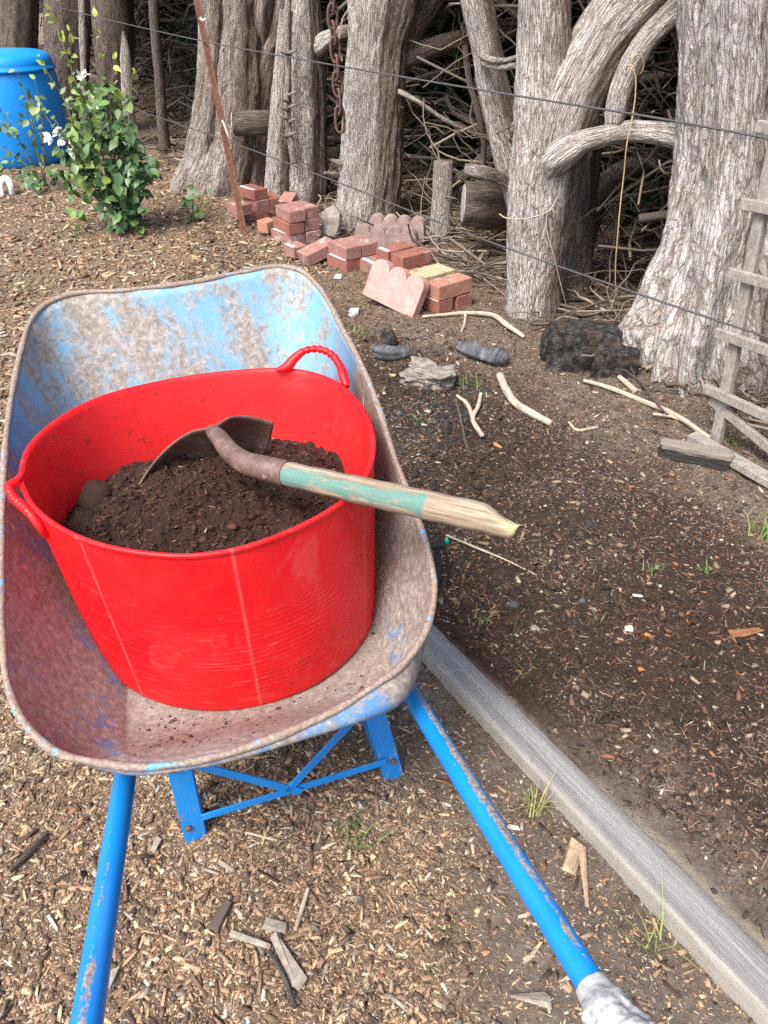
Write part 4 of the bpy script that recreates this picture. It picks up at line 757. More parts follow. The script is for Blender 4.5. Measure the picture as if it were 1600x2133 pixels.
# ================================================================== FENCE
PB = atz(515, 487); FPL = FN
def fpt(u, v, off=0.): return atpl(u, v, FPL, PB + FN * off)
WIRE = simple('galvanised_wire', (.075, .075, .08), .5)
def wire(label, rows, r): return tag(MB().tube(np.array([fpt(u, v, -.02) for u, v in rows]), r, 6, 160).build('fence_wire', WIRE, None, smooth=True), label, 'wire', 'fence wires')
wire('upper fence wire crossing in front of all the trunks', [(-140, -42), (100, 10), (250, 47), (425, 86), (720, 140), (1080, 200), (1420, 255), (1640, 296), (1900, 350)], .0038)
wire('lower fence wire passing just above the bricks', [(180, 182), (290, 230), (400, 268), (474, 294), (720, 386), (1040, 511), (1330, 612), (1640, 716), (1900, 800)], .0036)
pk = thing('steel_fence_post', 'leaning rusty steel picket holding the fence wires beside the brick stack', 'fence post')
RST = M('rust_red_steel'); n_ = RST.noise(RST.obj(), 40, 6, .7); RST.col(RST.ramp(n_, (.3, (.10, .042, .028)), (.55, (.19, .085, .055)), (.75, (.27, .15, .11)))).rough(.8); RST.bump(n_, .3, .003); RST = RST.m
b0 = fpt(516, 490); b0[2] = -.1; b1 = fpt(410, -15); dpk = (b1 - b0) / np.linalg.norm(b1 - b0); b1 = b1 + dpk * .25
mb = MB(); wv = np.cross(dpk, FN); wv /= np.linalg.norm(wv); mb.strap(b0, b1, wv, .046, FN, .005); mb.strap(b0 - FN * .0165, b1 - FN * .0165, FN, .028, wv, .006); mb.build('picket', RST, pk, bevel=.001)
CLIP = simple('pale_clip', (.55, .5, .42), .6)
MB().tube([fpt(418, 38, -.04), fpt(424, 42, -.05), fpt(430, 40, -.04)], .008, 8, 12).build('clip', CLIP, pk, smooth=True)
MB().tube([fpt(461, 268, -.03), fpt(464, 252, -.05), fpt(468, 262, -.06), fpt(476, 284, -.06), fpt(482, 298, -.04)], .006, 8, 24).build('clip', CLIP, pk, smooth=True)

# ================================================================== BRICKS
LV = np.array([.80, .60, 0]); SV = np.array([.60, -.80, 0])
def brickmat(name, a, b, g=.25):
    m = M(name); o_ = m.obj(); n1 = m.noise(o_, 25, 5, .65); n2 = m.noise(o_, 220, 4, .75); n3 = m.noise(o_, 9, 4, .6)
    c = m.mix(m.ramp(n1, (.3, 0.), (.7, 1.)), a, b); c = m.mix(m.ramp(n2, (.55, 0.), (.75, .55)), c, m.mix(1., c, (.5, .45, .43), 'MULTIPLY')); c = m.mix(m.ramp(m.math('ADD', m.math('MULTIPLY', n3, .75), m.math('MULTIPLY', n2, .25)), (.57, 0.), (.64, g)), c, (.55, .48, .43)); m.col(c).rough(.9); grime = m.noise(o_, 14, 6, .75); c = m.mix(m.ramp(grime, (.52, 0.), (.66, .55)), c, (.13, .095, .075)); m.col(c); m.bump(m.math('ADD', n2, m.math('MULTIPLY', n1, .8)), .7, .005); return m.m
BR1 = brickmat('brick_dusty_red', (.27, .13, .11), (.36, .19, .16), .7); BR2 = brickmat('brick_deep_red', (.24, .085, .06), (.33, .13, .10), .35); BR3 = brickmat('brick_orange', (.36, .155, .10), (.44, .23, .165), .6); BRY = brickmat('brick_yellow', (.43, .34, .21), (.54, .45, .30), .4); BRP = brickmat('concrete_pink', (.46, .25, .215), (.56, .33, .29), .4)
BRW = brickmat('weathered_paver', (.27, .19, .17), (.38, .28, .25), .6)
MORT = simple('mortar_crust', (.62, .56, .52), .9, .2, 80, .5)
def brick(label, near, z0, mat, L=.21, Wd=.105, h=.072, yaw=0., roll=0., pitch=0., mort=None, group='loose bricks along the fence'):
    """near = pixel of its near bottom corner at height z0; L runs along the fence (left face), Wd towards the trees"""
    yaw += rng.normal(0, .035); roll += rng.normal(0, .012); h *= rng.uniform(.95, 1.02)
    p = atz(*near, z0) if len(near) == 2 else np.array(near); c, s = math.cos(yaw), math.sin(yaw)
    l = np.array([LV[0] * c - LV[1] * s, LV[0] * s + LV[1] * c, 0]); sv = np.array([SV[0] * c - SV[1] * s, SV[0] * s + SV[1] * c, 0])
    l = l + ZU * roll; sv = sv + ZU * pitch; l /= np.linalg.norm(l); sv /= np.linalg.norm(sv); up = np.cross(sv, l); up = up if up[2] > 0 else -up
    o = MB().box(p - sv * L / 2 + l * Wd / 2 + up * h / 2, sv * L, l * Wd, up * h).build('brick', mat, None, bevel=.004); tag(o, label, 'brick', group)
    if mort: MB().box(p - sv * L * .45 + l * Wd * .07 + up * (h + .002), sv * L * .8, l * .022, up * .008).build('mortar', MORT, o, bevel=.003)
    return o
hb_ = .073
na = (538, 464)
def nearof(px_, dl=0., ds=0.): p = atz(*px_, 0.); return p + LV * dl + SV * ds
def at_(px_, dl, ds, z): p = nearof(px_, dl, ds); p[2] = z; return p
brick('bottom brick of the tall stack beside the leaning post', at_(na, 0, 0, .0), 0, BR2, .2, .11)
brick('bottom rear brick of the tall stack, half hidden', at_(na, .115, 0, .0), 0, BR1, .2, .11)
brick('middle brick of the tall stack beside the leaning post', at_(na, 0, -.005, hb_), 0, BR1, .2, .11)
brick('rear middle brick sticking out right of the tall stack', at_(na, .115, .0, hb_), 0, BR2, .2, .11)
brick('topmost brick of the tall stack, white fleck on its edge', at_(na, -.005, -.01, 2 * hb_), 0, BR2, .2, .115, yaw=.05, mort=True)
brick('upper brick half hidden behind the leaning post', (500, 452), .073, BR1, .16, .11, yaw=.1); brick('lower brick half hidden behind the leaning post', (503, 463), 0, BR1, .18, .12, yaw=-.1)
nb = (607, 514)
brick('bottom brick of the second stack, crusted with mortar', at_(nb, 0, 0, 0), 0, BR1, .23, .115, mort=True); brick('bottom rear brick of the second stack', at_(nb, .12, 0, 0), 0, BR1, .23, .115)
brick('middle orange red brick of the second stack', at_(nb, -.01, .0, hb_), 0, BR2, .22, .115); brick('middle rear brick of the second stack', at_(nb, .115, -.01, hb_), 0, BR1, .22, .115)
brick('top front brick of the second stack, dusty', at_(nb, 0, 0, 2 * hb_), 0, BR1, .21, .115, yaw=-.03); brick('top rear brick of the second stack, orange tinged', at_(nb, .12, -.01, 2 * hb_), 0, BR1, .20, .115, yaw=.02)
brick('brick fragment poking up behind the second stack', (612, 440), .12, BR1, .1, .1, yaw=.5, roll=.5)
brick('orange brick end left of the second stack', at_(nb, -.03, -.25, .03), 0, BR3, .1, .1, yaw=.2)
brick('slanted brick tipped up against the second stack', (645, 556), .0, BR1, .13, .22, .07, roll=.28, yaw=-.05); brick('low brick with a white mortar cap left of the slanted brick', (613, 541), 0, BR1, .12, .1, mort=True)
nc = (722, 570)
brick('lower brick with white mortar line in the middle of the row', at_(nc, 0, 0, 0), 0, BR2, .2, .11, mort=True); brick('lower rear brick in the middle of the row', at_(nc, .115, 0, 0), 0, BR1, .2, .11)
brick('upper brick flat in the middle of the row', at_(nc, 0, 0, hb_), 0, BR1, .2, .11); brick('upper rear brick flat in the middle of the row', at_(nc, .115, 0, hb_), 0, BR1, .2, .12)
ne = (818, 590)
brick('low brick under debris behind the pink scalloped edging', at_(ne, -.02, -.12, 0), 0, BR1, .2, .22, mort=True)
brick('lower brick carrying the two smooth red bricks', at_(ne, .05, .06, 0), 0, BR2, .2, .2); brick('lower rear brick under the two smooth red bricks', at_(ne, .05, -.15, 0), 0, BR1, .2, .2)
brick('smooth red brick with a white end, left of the yellow brick', at_(ne, .04, -.10, hb_), 0, BR2, .11, .23, mort=True); brick('smooth deep red brick directly left of the yellow brick', at_(ne, .05, .03, hb_), 0, BR2, .115, .225)
ng = (914, 657)
brick('dark lower brick under the orange brick, mortar on its face', at_(ng, 0, 0, 0), 0, BR2, .12, .10, mort=True); brick('lower brick at the right end of the row', at_(ng, .125, .0, 0), 0, BR2, .14, .11)
brick('low brick hidden under the yellow brick', at_(ng, .0, -.145, 0), 0, BR2, .13, .22)
brick('orange red brick at the right end of the row', at_(ng, -.005, .0, hb_), 0, BR3, .11, .235, .078)
brick('pale yellow brick lying on the right end of the row', at_(ng, -.02, -.135, hb_ + .02), 0, BRY, .14, .25, .072)
brick('small brick piece lying left of the broad brown tree', (388, 372), .0, BR1, .12, .2, yaw=.4)
def scallop(label, corner, ex, ez, L, Hh, T, n, mat, group, depthv):
    """edging slab with a scalloped top: ex along its length, ez up its face"""
    pts = [(0, 0), (L, 0)]
    for i in range(n - 1, -1, -1):
        c = (i + .5) * L / n
        for a in np.linspace(.06, math.pi - .06, 9): pts.append((c + math.cos(a) * L / n * .5, Hh * .82 + math.sin(a) * L / n * .46))
    P = np.array([corner + ex * a + ez * b for a, b in pts]); k = len(P); V = np.vstack([P, P + depthv * T]); Fl = [tuple(range(k)), tuple(range(k, 2 * k))[::-1]] + [(i, i + k, (i + 1) % k + k, (i + 1) % k) for i in range(k)]
    o = mesh('edging_paver', V, Fl, mat, None, smooth=False); bm = bmesh.new(); bm.from_mesh(o.data); bmesh.ops.recalc_face_normals(bm, faces=bm.faces); bm.to_mesh(o.data); bm.free()
    b = o.modifiers.new('bevel', 'BEVEL'); b.width = .006; b.segments = 2; b.limit_method = 'ANGLE'; return tag(o, label, 'edging paver', group)
c0 = atz(755, 612, .055); c1 = atz(858, 664, .0); exv = (c1 - c0); Ls = np.linalg.norm(exv); exv /= Ls; tl_ = atd(769, 560, depth(c0) + .06); 
nface = np.cross(exv, np.array([0, 0, 1.])); nface /= np.linalg.norm(nface)
nface = nface if nface[1] > 0 else -nface
ezv = ZU * .93 + nface * .36; ezv -= exv * (ezv @ exv); ezv /= np.linalg.norm(ezv)
scallop('pink concrete edging paver with three scallops leaning against the bricks', c0, exv, ezv, Ls, .19, .055, 3, BRP, 'scalloped edging pavers', np.cross(exv, ezv) if np.cross(exv, ezv)[1] > 0 else -np.cross(exv, ezv))
for lab, q, z, L, n in (('front scalloped paver standing behind the middle bricks', (742, 520), .0, .40, 4), ('rear scalloped paver standing behind the middle bricks', (772, 497), .03, .36, 4)):
    p = atz(*q, z); e_ = np.array([.97, -.25, 0]); e_ /= np.linalg.norm(e_); scallop(lab, p, e_, np.array([-.08, .05, .99]), L, .13, .075, n, BRW, 'scalloped edging pavers', np.array([.25, .97, 0]))
# ================================================================== BURNT WOOD, ROCKS, STICKS
m = M('charred_wood'); v = m.attr('bk'); n1 = m.noise(m.mapv(v, (30, 30, 12)), 1., 5, .65); vv = m.vor(m.mapv(v, (75, 75, 60)), 1., 'DISTANCE_TO_EDGE'); n3 = m.noise(v, 9, 3)
c = m.ramp(n1, (.32, (.013, .012, .012)), (.5, (.052, .049, .048)), (.68, (.15, .145, .14))); c = m.mix(m.ramp(n3, (.52, 0.), (.66, .7)), c, (.12, .078, .055)); m.b.inputs['Specular IOR Level'].default_value = .15; m.col(c).rough(.95); m.bump(m.math('ADD', m.ramp(vv.outputs['Distance'], (0., 0.), (.2, .5)), m.math('MULTIPLY', n1, 2.)), .9, .012); CHAR = m.m
m = M('grey_char'); v = m.attr('bk'); n1 = m.noise(m.mapv(v, (14, 14, 60)), 1., 5, .65); m.col(m.ramp(n1, (.3, (.02, .021, .024)), (.5, (.075, .08, .09)), (.7, (.19, .2, .215)))).rough(.7); m.bump(n1, 1., .01); GCH = m.m
def log(label, pts, mat, cat='burnt log', name='burnt_log', seg=36, amp=.006, lump=.15, seed=0, flute=.15):
    P = []
    for (u, v, z, wpx) in pts: p = atz(u, v, z); P.append((*p, wpx / 2 * depth(p) / FPX))
    o = limb(name, mat, P, None, seg, 70, amp=amp, lump=lump, flute=flute, seed=seed); return tag(o, label, cat)
def chunk(label, c, X, Yd, Zd, mat, name='burnt_log', cat='burnt log', seed=0, amp=.16, cut=.5):
    bm = bmesh.new(); bmesh.ops.create_cube(bm, size=2); bmesh.ops.subdivide_edges(bm, edges=bm.edges[:], cuts=30, use_grid_fill=True); V = np.array([v.co[:] for v in bm.verts]); Fl = [tuple(v.index for v in f.verts) for f in bm.faces]; bm.free()
    r = np.linalg.norm(V, axis=1)[:, None]; V = V * (1 - cut) + V / r * 1.25 * cut
    V = V * (1 + amp * 1.6 * fbm(V * 1.1 + seed, 3, seed)[:, None] + amp * .5 * fbm(V * [3., 5, 5] + seed, 3, seed + 3)[:, None] - amp * .35 * np.abs(fbm(V * [2.5, 9, 9] + seed, 3, seed + 7))[:, None])
    W = np.asarray(c) + V[:, :1] * X + V[:, 1:2] * Yd + V[:, 2:] * Zd; return tag(mesh(name, W, Fl, mat, None, attrs={'bk': V * .16}), label, cat)
def cdim(u, v, z, w_, h_, t_, ang, seed, label, mat, **k):
    c = atz(u, v, z); sc = depth(c) / FPX; a = math.radians(ang); X = np.array([math.cos(a), math.sin(a), 0]) * w_ * sc / 2; Yd = np.array([-math.sin(a), math.cos(a), 0]) * t_ * sc / 2; return chunk(label, c, X, Yd, ZU * h_ * sc / 2, mat, seed=seed, **k)
cdim(1212, 722, .085, 148, 96, 80, -6, 3, 'large black charred log lying against the foot of the big right tree', CHAR, amp=.14, cut=.22)
cdim(1283, 752, .055, 92, 56, 60, -8, 5, 'smaller dark charred log in front of the big right tree', CHAR, amp=.16, cut=.25)
BKP = simple('grey_bark_piece', (.20, .175, .155), .95, .55, 35, .8)
cdim(892, 784, .035, 96, 40, 62, -28, 8, 'crumbling grey bark slab behind the tub', BKP, name='bark_slab', cat='bark', amp=.34, cut=.1)
BBD = M('half_burnt_board'); v_ = BBD.attr('bk'); sx = BBD.n('SeparateXYZ'); BBD.L(v_, sx.inputs[0]); n_ = BBD.noise(BBD.mapv(v_, (6, 40, 40)), 1., 5, .7); BBD.col(BBD.mix(BBD.ramp(BBD.math('ADD', BBD.math('MULTIPLY', sx.outputs[2], 3.), n_), (.62, 0.), (.75, 1.)), (.022, .021, .021), BBD.mix(n_, (.12, .10, .085), (.34, .29, .245)))); BBD.bump(n_, .8, .006); BBD = BBD.m
cdim(1450, 946, .03, 140, 34, 34, -22, 9, 'half burnt board end lying before the wooden rack', BBD, name='burnt_board', cat='board', amp=.10, cut=.08)
log('short grey charred stick lying left of the large black log', [(958, 722, .03, 24), (975, 728, .03, 30), (1010, 738, .03, 34), (1045, 746, .03, 36), (1054, 750, .03, 22)], GCH, seed=83)
log('small charred chunk right beside the tray rim', [(782, 728, .025, 26), (800, 734, .03, 34), (830, 736, .03, 30), (852, 732, .03, 24)], GCH, seed=84)
log('tiny black coal standing above the small charred chunk', [(806, 690, .03, 18), (810, 702, .03, 28), (812, 718, .02, 26)], CHAR, seed=85)
ROCK = M('grey_rock'); n_ = ROCK.noise(ROCK.obj(), 30, 6, .7); ROCK.col(ROCK.ramp(n_, (.3, (.16, .14, .12)), (.7, (.34, .31, .27)))); ROCK.bump(n_, .6, .01); ROCK = ROCK.m
def rock(label, u, v, z, r, mat=None, sc=(1, 1, .7)):
    bm = bmesh.new(); bmesh.ops.create_icosphere(bm, subdivisions=2, radius=1); V = np.array([x.co[:] for x in bm.verts]); Fl = [tuple(x.index for x in f.verts) for f in bm.faces]; bm.free()
    V = np.sign(V) * np.abs(V) ** .75; V = V * (1 + .75 * fbm(V * 1.4 + u, 3, 2))[:, None] * np.array(sc) * r + atz(u, v, z); return tag(mesh('rock', V, Fl, mat or ROCK, None, smooth=False), label, 'rock')
rock('angular grey rock between the second brick stack and the two toned trunk', 690, 465, .08, .075, sc=(.9, .9, 1.3))
WST = simple('white_stone', (.55, .54, .52), .8, .2, 40, .4)
rock('small white stone on the soil left of the pink paver', 737, 651, .015, .028, WST); rock('white pebble beside the wheelbarrow front corner', 704, 577, .012, .024, WST)
rock('white pebble in the dark garden bed', 1310, 1309, .008, .010, WST); rock('greyish pebble in the dark garden bed near the timber', 1113, 1310, .008, .012, ROCK)
STK = M('pale_stick_wood'); v_ = STK.attr('bk'); n_ = STK.noise(STK.mapv(v_, (120, 120, 25)), 1., 5, .7); STK.col(STK.ramp(n_, (.32, (.20, .15, .105)), (.5, (.42, .345, .26)), (.68, (.56, .48, .38)))); STK.bump(n_, .5, .004); STK = STK.m
def stick(label, rows, r, mat=STK, forks=(), name='stick', cat='stick'):
    P = [(*atz(u, v, z), r_ ) for (u, v, z, r_) in rows]; o = limb(name, mat, P, None, 14, 60, amp=.001, lump=.18, seed=int(rows[0][0])); tag(o, label, cat)
    for f in forks: limb('fork', mat, [(*atz(u, v, z), r_) for (u, v, z, r_) in f], o, 10, 30, amp=.0008, lump=.15)
    return o
stick('pale curved stick lying on bare soil below the black logs', [(1042, 782, .02, .017), (1055, 812, .02, .017), (1075, 840, .02, .016), (1110, 862, .02, .016), (1148, 882, .02, .013)], 0)
stick('forked pale twig standing out on soil behind the shovel', [(1002, 820, .02, .007), (995, 850, .02, .008), (985, 870, .02, .009), (1005, 908, .015, .009)], 0, forks=([(985, 870, .02, .009), (970, 838, .02, .008), (952, 824, .02, .006)],))
stick('long bare root running from the bricks to the pale forked trunk', [(880, 660, .015, .007), (930, 655, .02, .009), (980, 652, .02, .011), (1020, 655, .02, .012), (1060, 680, .02, .014), (1092, 702, .01, .010)], 0, forks=([(970, 654, .02, .008), (968, 672, .01, .007), (962, 690, .01, .006)],))
stick('long thin pale stick lying toward the wooden rack', [(1216, 792, .015, .008), (1270, 808, .015, .010), (1330, 832, .015, .010), (1410, 866, .02, .010), (1478, 912, .02, .009)], 0)
stick('short reddish branch piece at the foot of the big right tree', [(1290, 785, .015, .012), (1308, 800, .015, .013), (1325, 815, .015, .012)], 0)
stick('thin dark twig lying just right of the irrigation dripper', [(930, 1115, .015, .004), (985, 1138, .015, .004), (1050, 1165, .012, .0035), (1118, 1198, .01, .003)], 0)
stick('brown twig standing up behind the shovel handle', [(950, 832, .02, .005), (962, 880, .02, .006), (970, 920, .015, .006), (982, 948, .01, .005)], 0, BK6)
stick('small branching twig on grey soil near the rack', [(1185, 880, .012, .005), (1200, 895, .012, .006), (1245, 890, .012, .005)], 0)
stick('pale twig on the soil in front of the big tree roots', [(1360, 862, .012, .006), (1400, 868, .012, .006), (1462, 905, .012, .006)], 0)
stick('brown curved twig on the chips at the left edge', [(100, 1735, .012, .006), (70, 1765, .015, .007), (40, 1795, .012, .007), (20, 1815, .01, .006)], 0, BK6)
stick('long thin splinter lying on chips between the handles', [(642, 1850, .012, .0035), (630, 1890, .012, .004), (615, 1938, .01, .003)], 0)
stick('dark curved twig crossing the chips below the leg brace', [(560, 1980, .012, .004), (590, 2030, .014, .005), (615, 2100, .012, .004)], 0, BK6)
def plank(label, a, b, wd, th, mat=None, name='wood_splinter'):
    p, q = atz(*a, .014), atz(*b, .012); o = MB().strap(p, q, np.cross(q - p, ZU), wd, ZU + .2 * rng.normal(size=3), th).build(name, mat or DEAD2, None, bevel=.001)
    for v in o.data.vertices: v.co += Vector((rng.uniform(-.5, .5) * wd, rng.uniform(-.5, .5) * wd, rng.uniform(-.2, .2) * wd))
    return tag(o, label, 'wood piece', 'larger pieces of broken wood')
m = M('raw_split_wood'); o_ = m.obj(); f1 = m.noise(m.mapv(o_, (60, 60, 60)), 1., 6, .7); m.col(m.ramp(f1, (.3, (.24, .16, .10)), (.55, (.40, .29, .19)), (.75, (.56, .46, .33)))); m.bump(f1, .5, .003); DEAD2 = m.m
m = M('grey_split_wood'); o_ = m.obj(); f1 = m.noise(m.mapv(o_, (70, 70, 40)), 1., 6, .7); m.col(m.ramp(f1, (.3, (.17, .14, .11)), (.55, (.30, .26, .21)), (.75, (.44, .40, .34)))); m.bump(f1, .5, .003); GREY2 = m.m
plank('tan block shaped chip between right handle and timber', (1196, 1752), (1180, 1808), .022, .012); plank('narrow upright splinter beside the timber edging', (1211, 1765), (1226, 1888), .010, .006)
plank('pale thin splinter on the chips, left of the right handle', (480, 1942), (560, 1968), .009, .005, GREY2); plank('broad curved bark strip on the chips between the handles', (575, 1945), (632, 2045), .022, .006, GREY2)
plank('grey split piece above the broad bark strip', (548, 1922), (594, 1934), .014, .008, GREY2); plank('dark weathered sliver left of the broad bark strip', (478, 1880), (444, 1938), .016, .006, BK6)
plank('flat grey offcut beside the taped grip', (1062, 2075), (1145, 2085), .017, .008, GREY2); plank('pale blunt chip under the left leg', (330, 1745), (320, 1773), .010, .006, GREY2)
plank('pale grey chip lying right of the left handle', (240, 2022), (222, 2060), .016, .007, GREY2); plank('orange brown bark piece in the bed at right', (1525, 1322), (1585, 1310), .018, .006, simple('orange_bark', (.24, .105, .045), .9, .4, 60, .5))
plank('white chalky sliver in the bed by the shovel end', (1318, 1240), (1338, 1242), .006, .004, WST)

# ================================================================== WOODEN RACK AT RIGHT
rk = thing('wooden_rack', 'weathered wooden ladder rack leaning at the right edge', 'rack')
RBm = atz(1490, 918); RP = FN
def rp(u, v, off=0.): return atpl(u, v, RP, RBm + FN * off)
m = M('rack_timber'); o_ = m.obj(); f1 = m.noise(m.mapv(o_, (35, 35, 35)), 1., 6, .7); f2 = m.noise(m.mapv(o_, (220, 220, 30)), 1., 4, .7); m.col(m.ramp(m.math('ADD', m.math('MULTIPLY', f1, .5), m.math('MULTIPLY', f2, .5)), (.35, (.15, .128, .11)), (.52, (.29, .262, .235)), (.7, (.43, .405, .37)))); m.bump(f2, .6, .004); RKT = m.m
def slat(nm, a, b, wd, th, off=0., e0=0., e1=0.):
    p, q = rp(*a, off), rp(*b, off); d = (q - p) / np.linalg.norm(q - p); MB().strap(p - d * e0, q + d * e1, np.cross(d, FN), wd, FN, th).build(nm, RKT, rk, bevel=.003)
slat('rail', (1493, 915), (1588, 440), .040, .03, .0, .05, .25)
for a, b in (((1578, 262), (1605, 268)), ((1545, 424), (1600, 434)), ((1519, 568), (1600, 590)), ((1492, 692), (1600, 730)), ((1468, 808), (1600, 868))): slat('rung', a, b, .036, .022, -.027, 0., .34)
slat('brace', (1480, 832), (1605, 935), .034, .02, -.004, .0, .2); slat('rail', (1700, 1010), (1790, 520), .04, .03, .0, .05, .2)
o = MB().strap(atz(1440, 908, .03), atz(1680, 1045, .03), FN, .055, ZU, .03).build('rack_foot_plank', RKT, None, bevel=.003); tag(o, 'grey plank lying on the ground under the wooden rack', 'plank')

# ================================================================== BARREL, PIPE, SHRUBS, GRASS
bp = atz(58, 352); Rb = .44; dist = np.array([bp[0], bp[1]]); dist /= np.linalg.norm(dist); bc = bp + np.r_[dist, 0] * Rb * .9
m = M('blue_barrel_plastic'); n_ = m.noise(m.obj(), 6, 4); m.col(m.mix(n_, (.005, .23, .72), (.01, .29, .82))).rough(.38); m.bump(m.noise(m.obj(), 120, 3), .05, .002); BRL = m.m
bt = thing('blue_barrel', 'bright blue plastic barrel with domed lid standing behind the leafy shrub', 'barrel')
def lathe(name, prof_, c, mat, parent, seg=72):
    th = np.linspace(0, 2 * np.pi, seg, endpoint=False); V = np.array([[c[0] + r * math.cos(a), c[1] + r * math.sin(a), z] for r, z in prof_ for a in th]); Fl = [tuple(q) for q in grid_faces(len(prof_), seg)] + [tuple(range(seg))[::-1], tuple(range((len(prof_) - 1) * seg, len(prof_) * seg))]; return mesh(name, V, Fl, mat, parent)
lathe('barrel_body', [(.36, 0.0), (.385, .02), (.41, .12), (.44, .3), (.45, .45), (.445, .6), (.43, .72), (.425, .755)], bc, BRL, bt)
lathe('lid', [(.43, .748), (.445, .752), (.447, .768), (.425, .778), (.425, .80), (.42, .83), (.39, .865), (.33, .885), (.2, .893), (.02, .895)], bc, BRL, bt)
PVC = simple('white_pvc', (.66, .68, .70), .4, .1)
p0 = atz(3, 405); dpi = depth(p0)
tag(MB().tube([p0 - ZU * .05, atd(3, 380, dpi), atd(8, 372, dpi), atd(16, 374, dpi - .01), atd(23, 388, dpi - .02), atz(26, 403)], [.022, .022, .024, .026, .024, .024], 14, 40).build('white_pipe', PVC, None, smooth=True), 'white plastic pipe elbow poking out of the ground below the barrel', 'pipe')
LV_ = np.array([[0, 0, 0], [.22, .26, .05], [.5, .30, .04], [.8, .16, -.03], [1.05, 0, -.12], [.8, -.16, -.03], [.5, -.30, .04], [.22, -.26, .05], [.25, 0, 0], [.55, 0, -.03], [.82, 0, -.06]])
LF_ = [(0, 8, 1), (1, 8, 9, 2), (2, 9, 10, 3), (3, 10, 4), (0, 7, 8), (7, 6, 9, 8), (6, 5, 10, 9), (5, 4, 10)]
LFM = M('shrub_leaf'); a = LFM.attr('Col', 'Color'); n_ = LFM.noise(LFM.obj(), 60, 3); LFM.col(LFM.mix(n_, a, LFM.mix(1., a, (.7, .75, .6), 'MULTIPLY'))).rough(.45); LFM.b.inputs['Transmission Weight'].default_value = 0.0; LFM = LFM.m
STM = simple('green_brown_stem', (.16, .13, .06), .8)
def leaves(name, items, parent, mat=LFM):
    V = []; Fl = []; Cc = []; k = 0
    for (p, d, L, wf, c) in items:
        d = np.array(d, float); d /= np.linalg.norm(d); up = np.array([rng.normal(0, .35), -.75 + rng.normal(0, .35), 1.]) ; up -= d * (up @ d); up /= np.linalg.norm(up); sv = np.cross(up, d)
        q = p + L * (LV_[:, :1] * d + LV_[:, 1:2] * wf * sv + LV_[:, 2:] * up); V.append(q); Fl += [tuple(i + k for i in f) for f in LF_]; k += len(q); Cc.append(np.tile(np.r_[c, 1.], (len(q), 1)))
    return mesh(name, np.vstack(V), Fl, mat, parent, attrs={'Col': np.vstack(Cc)})
def gcol(young): 
    c = np.array([.055, .135, .050]) * (1 - young) + np.array([.30, .36, .055]) * young; return np.clip(c * (1 + rng.normal(0, .22)), .01, .6)
def shrub(label, base, stems, nleaf, Lf, dense=None, flowers=()):
    t = thing('leafy_shrub', label, 'shrub'); mb = MB(); items = []
    b = atz(*base); Yb = b[1]
    for rows in stems:
        P = catmull(np.array([aty(q[0], q[1], Yb + q[2]) for q in rows]), 26); P[0] = b + [rng.normal(0, .03), rng.normal(0, .03), -.02]; mb.tube(P, np.linspace(.007, .0022, 26), 6)
        Ltot = np.linalg.norm(np.diff(P, axis=0), axis=1).sum(); nl = int(Ltot * nleaf)
        for i in range(nl):
            s = .18 + .82 * i / max(1, nl - 1); k = min(25, int(s * 25)); T = P[min(25, k + 1)] - P[max(0, k - 1)]; T /= np.linalg.norm(T); d = rng.normal(0, 1, 3) + T * .6 + [0, -.3, 0]; hh = (P[k][2]) / 1.2
            items.append((P[k] + rng.normal(0, .008, 3), d + [0, 0, -.25], Lf * rng.uniform(.6, 1.1) * (1.05 - .35 * s), rng.uniform(.8, 1.15), gcol(np.clip(ss(.5, 1., s) * ss(.3, 1., hh) + rng.normal(0, .12), 0, 1))))
    for (u, v, ru, rv, n, yg) in dense or ():
        for i in range(n):
            a, q = rng.uniform(0, 6.28), math.sqrt(rng.random()); p = aty(u + ru * q * math.cos(a), v + rv * q * math.sin(a), Yb + rng.normal(-.03, .10)); p[2] = max(p[2], .03)
            items.append((p, rng.normal(0, 1, 3) + [0, -.6, -.5], Lf * rng.uniform(.6, 1.15), rng.uniform(.85, 1.2), gcol(np.clip(yg + rng.normal(0, .16), 0, 1))))
    mb.build('stems', STM, t, smooth=True); leaves('foliage', items, t)
    for (u, v) in flowers:
        p = aty(u, v, Yb - .14); leaves('flower', [(p + rng.normal(0, .012, 3), rng.normal(0, 1, 3) + [0, -.6, .3], .05, 1.1, np.array([.75, .76, .72])) for _ in range(7)], t)
    return t
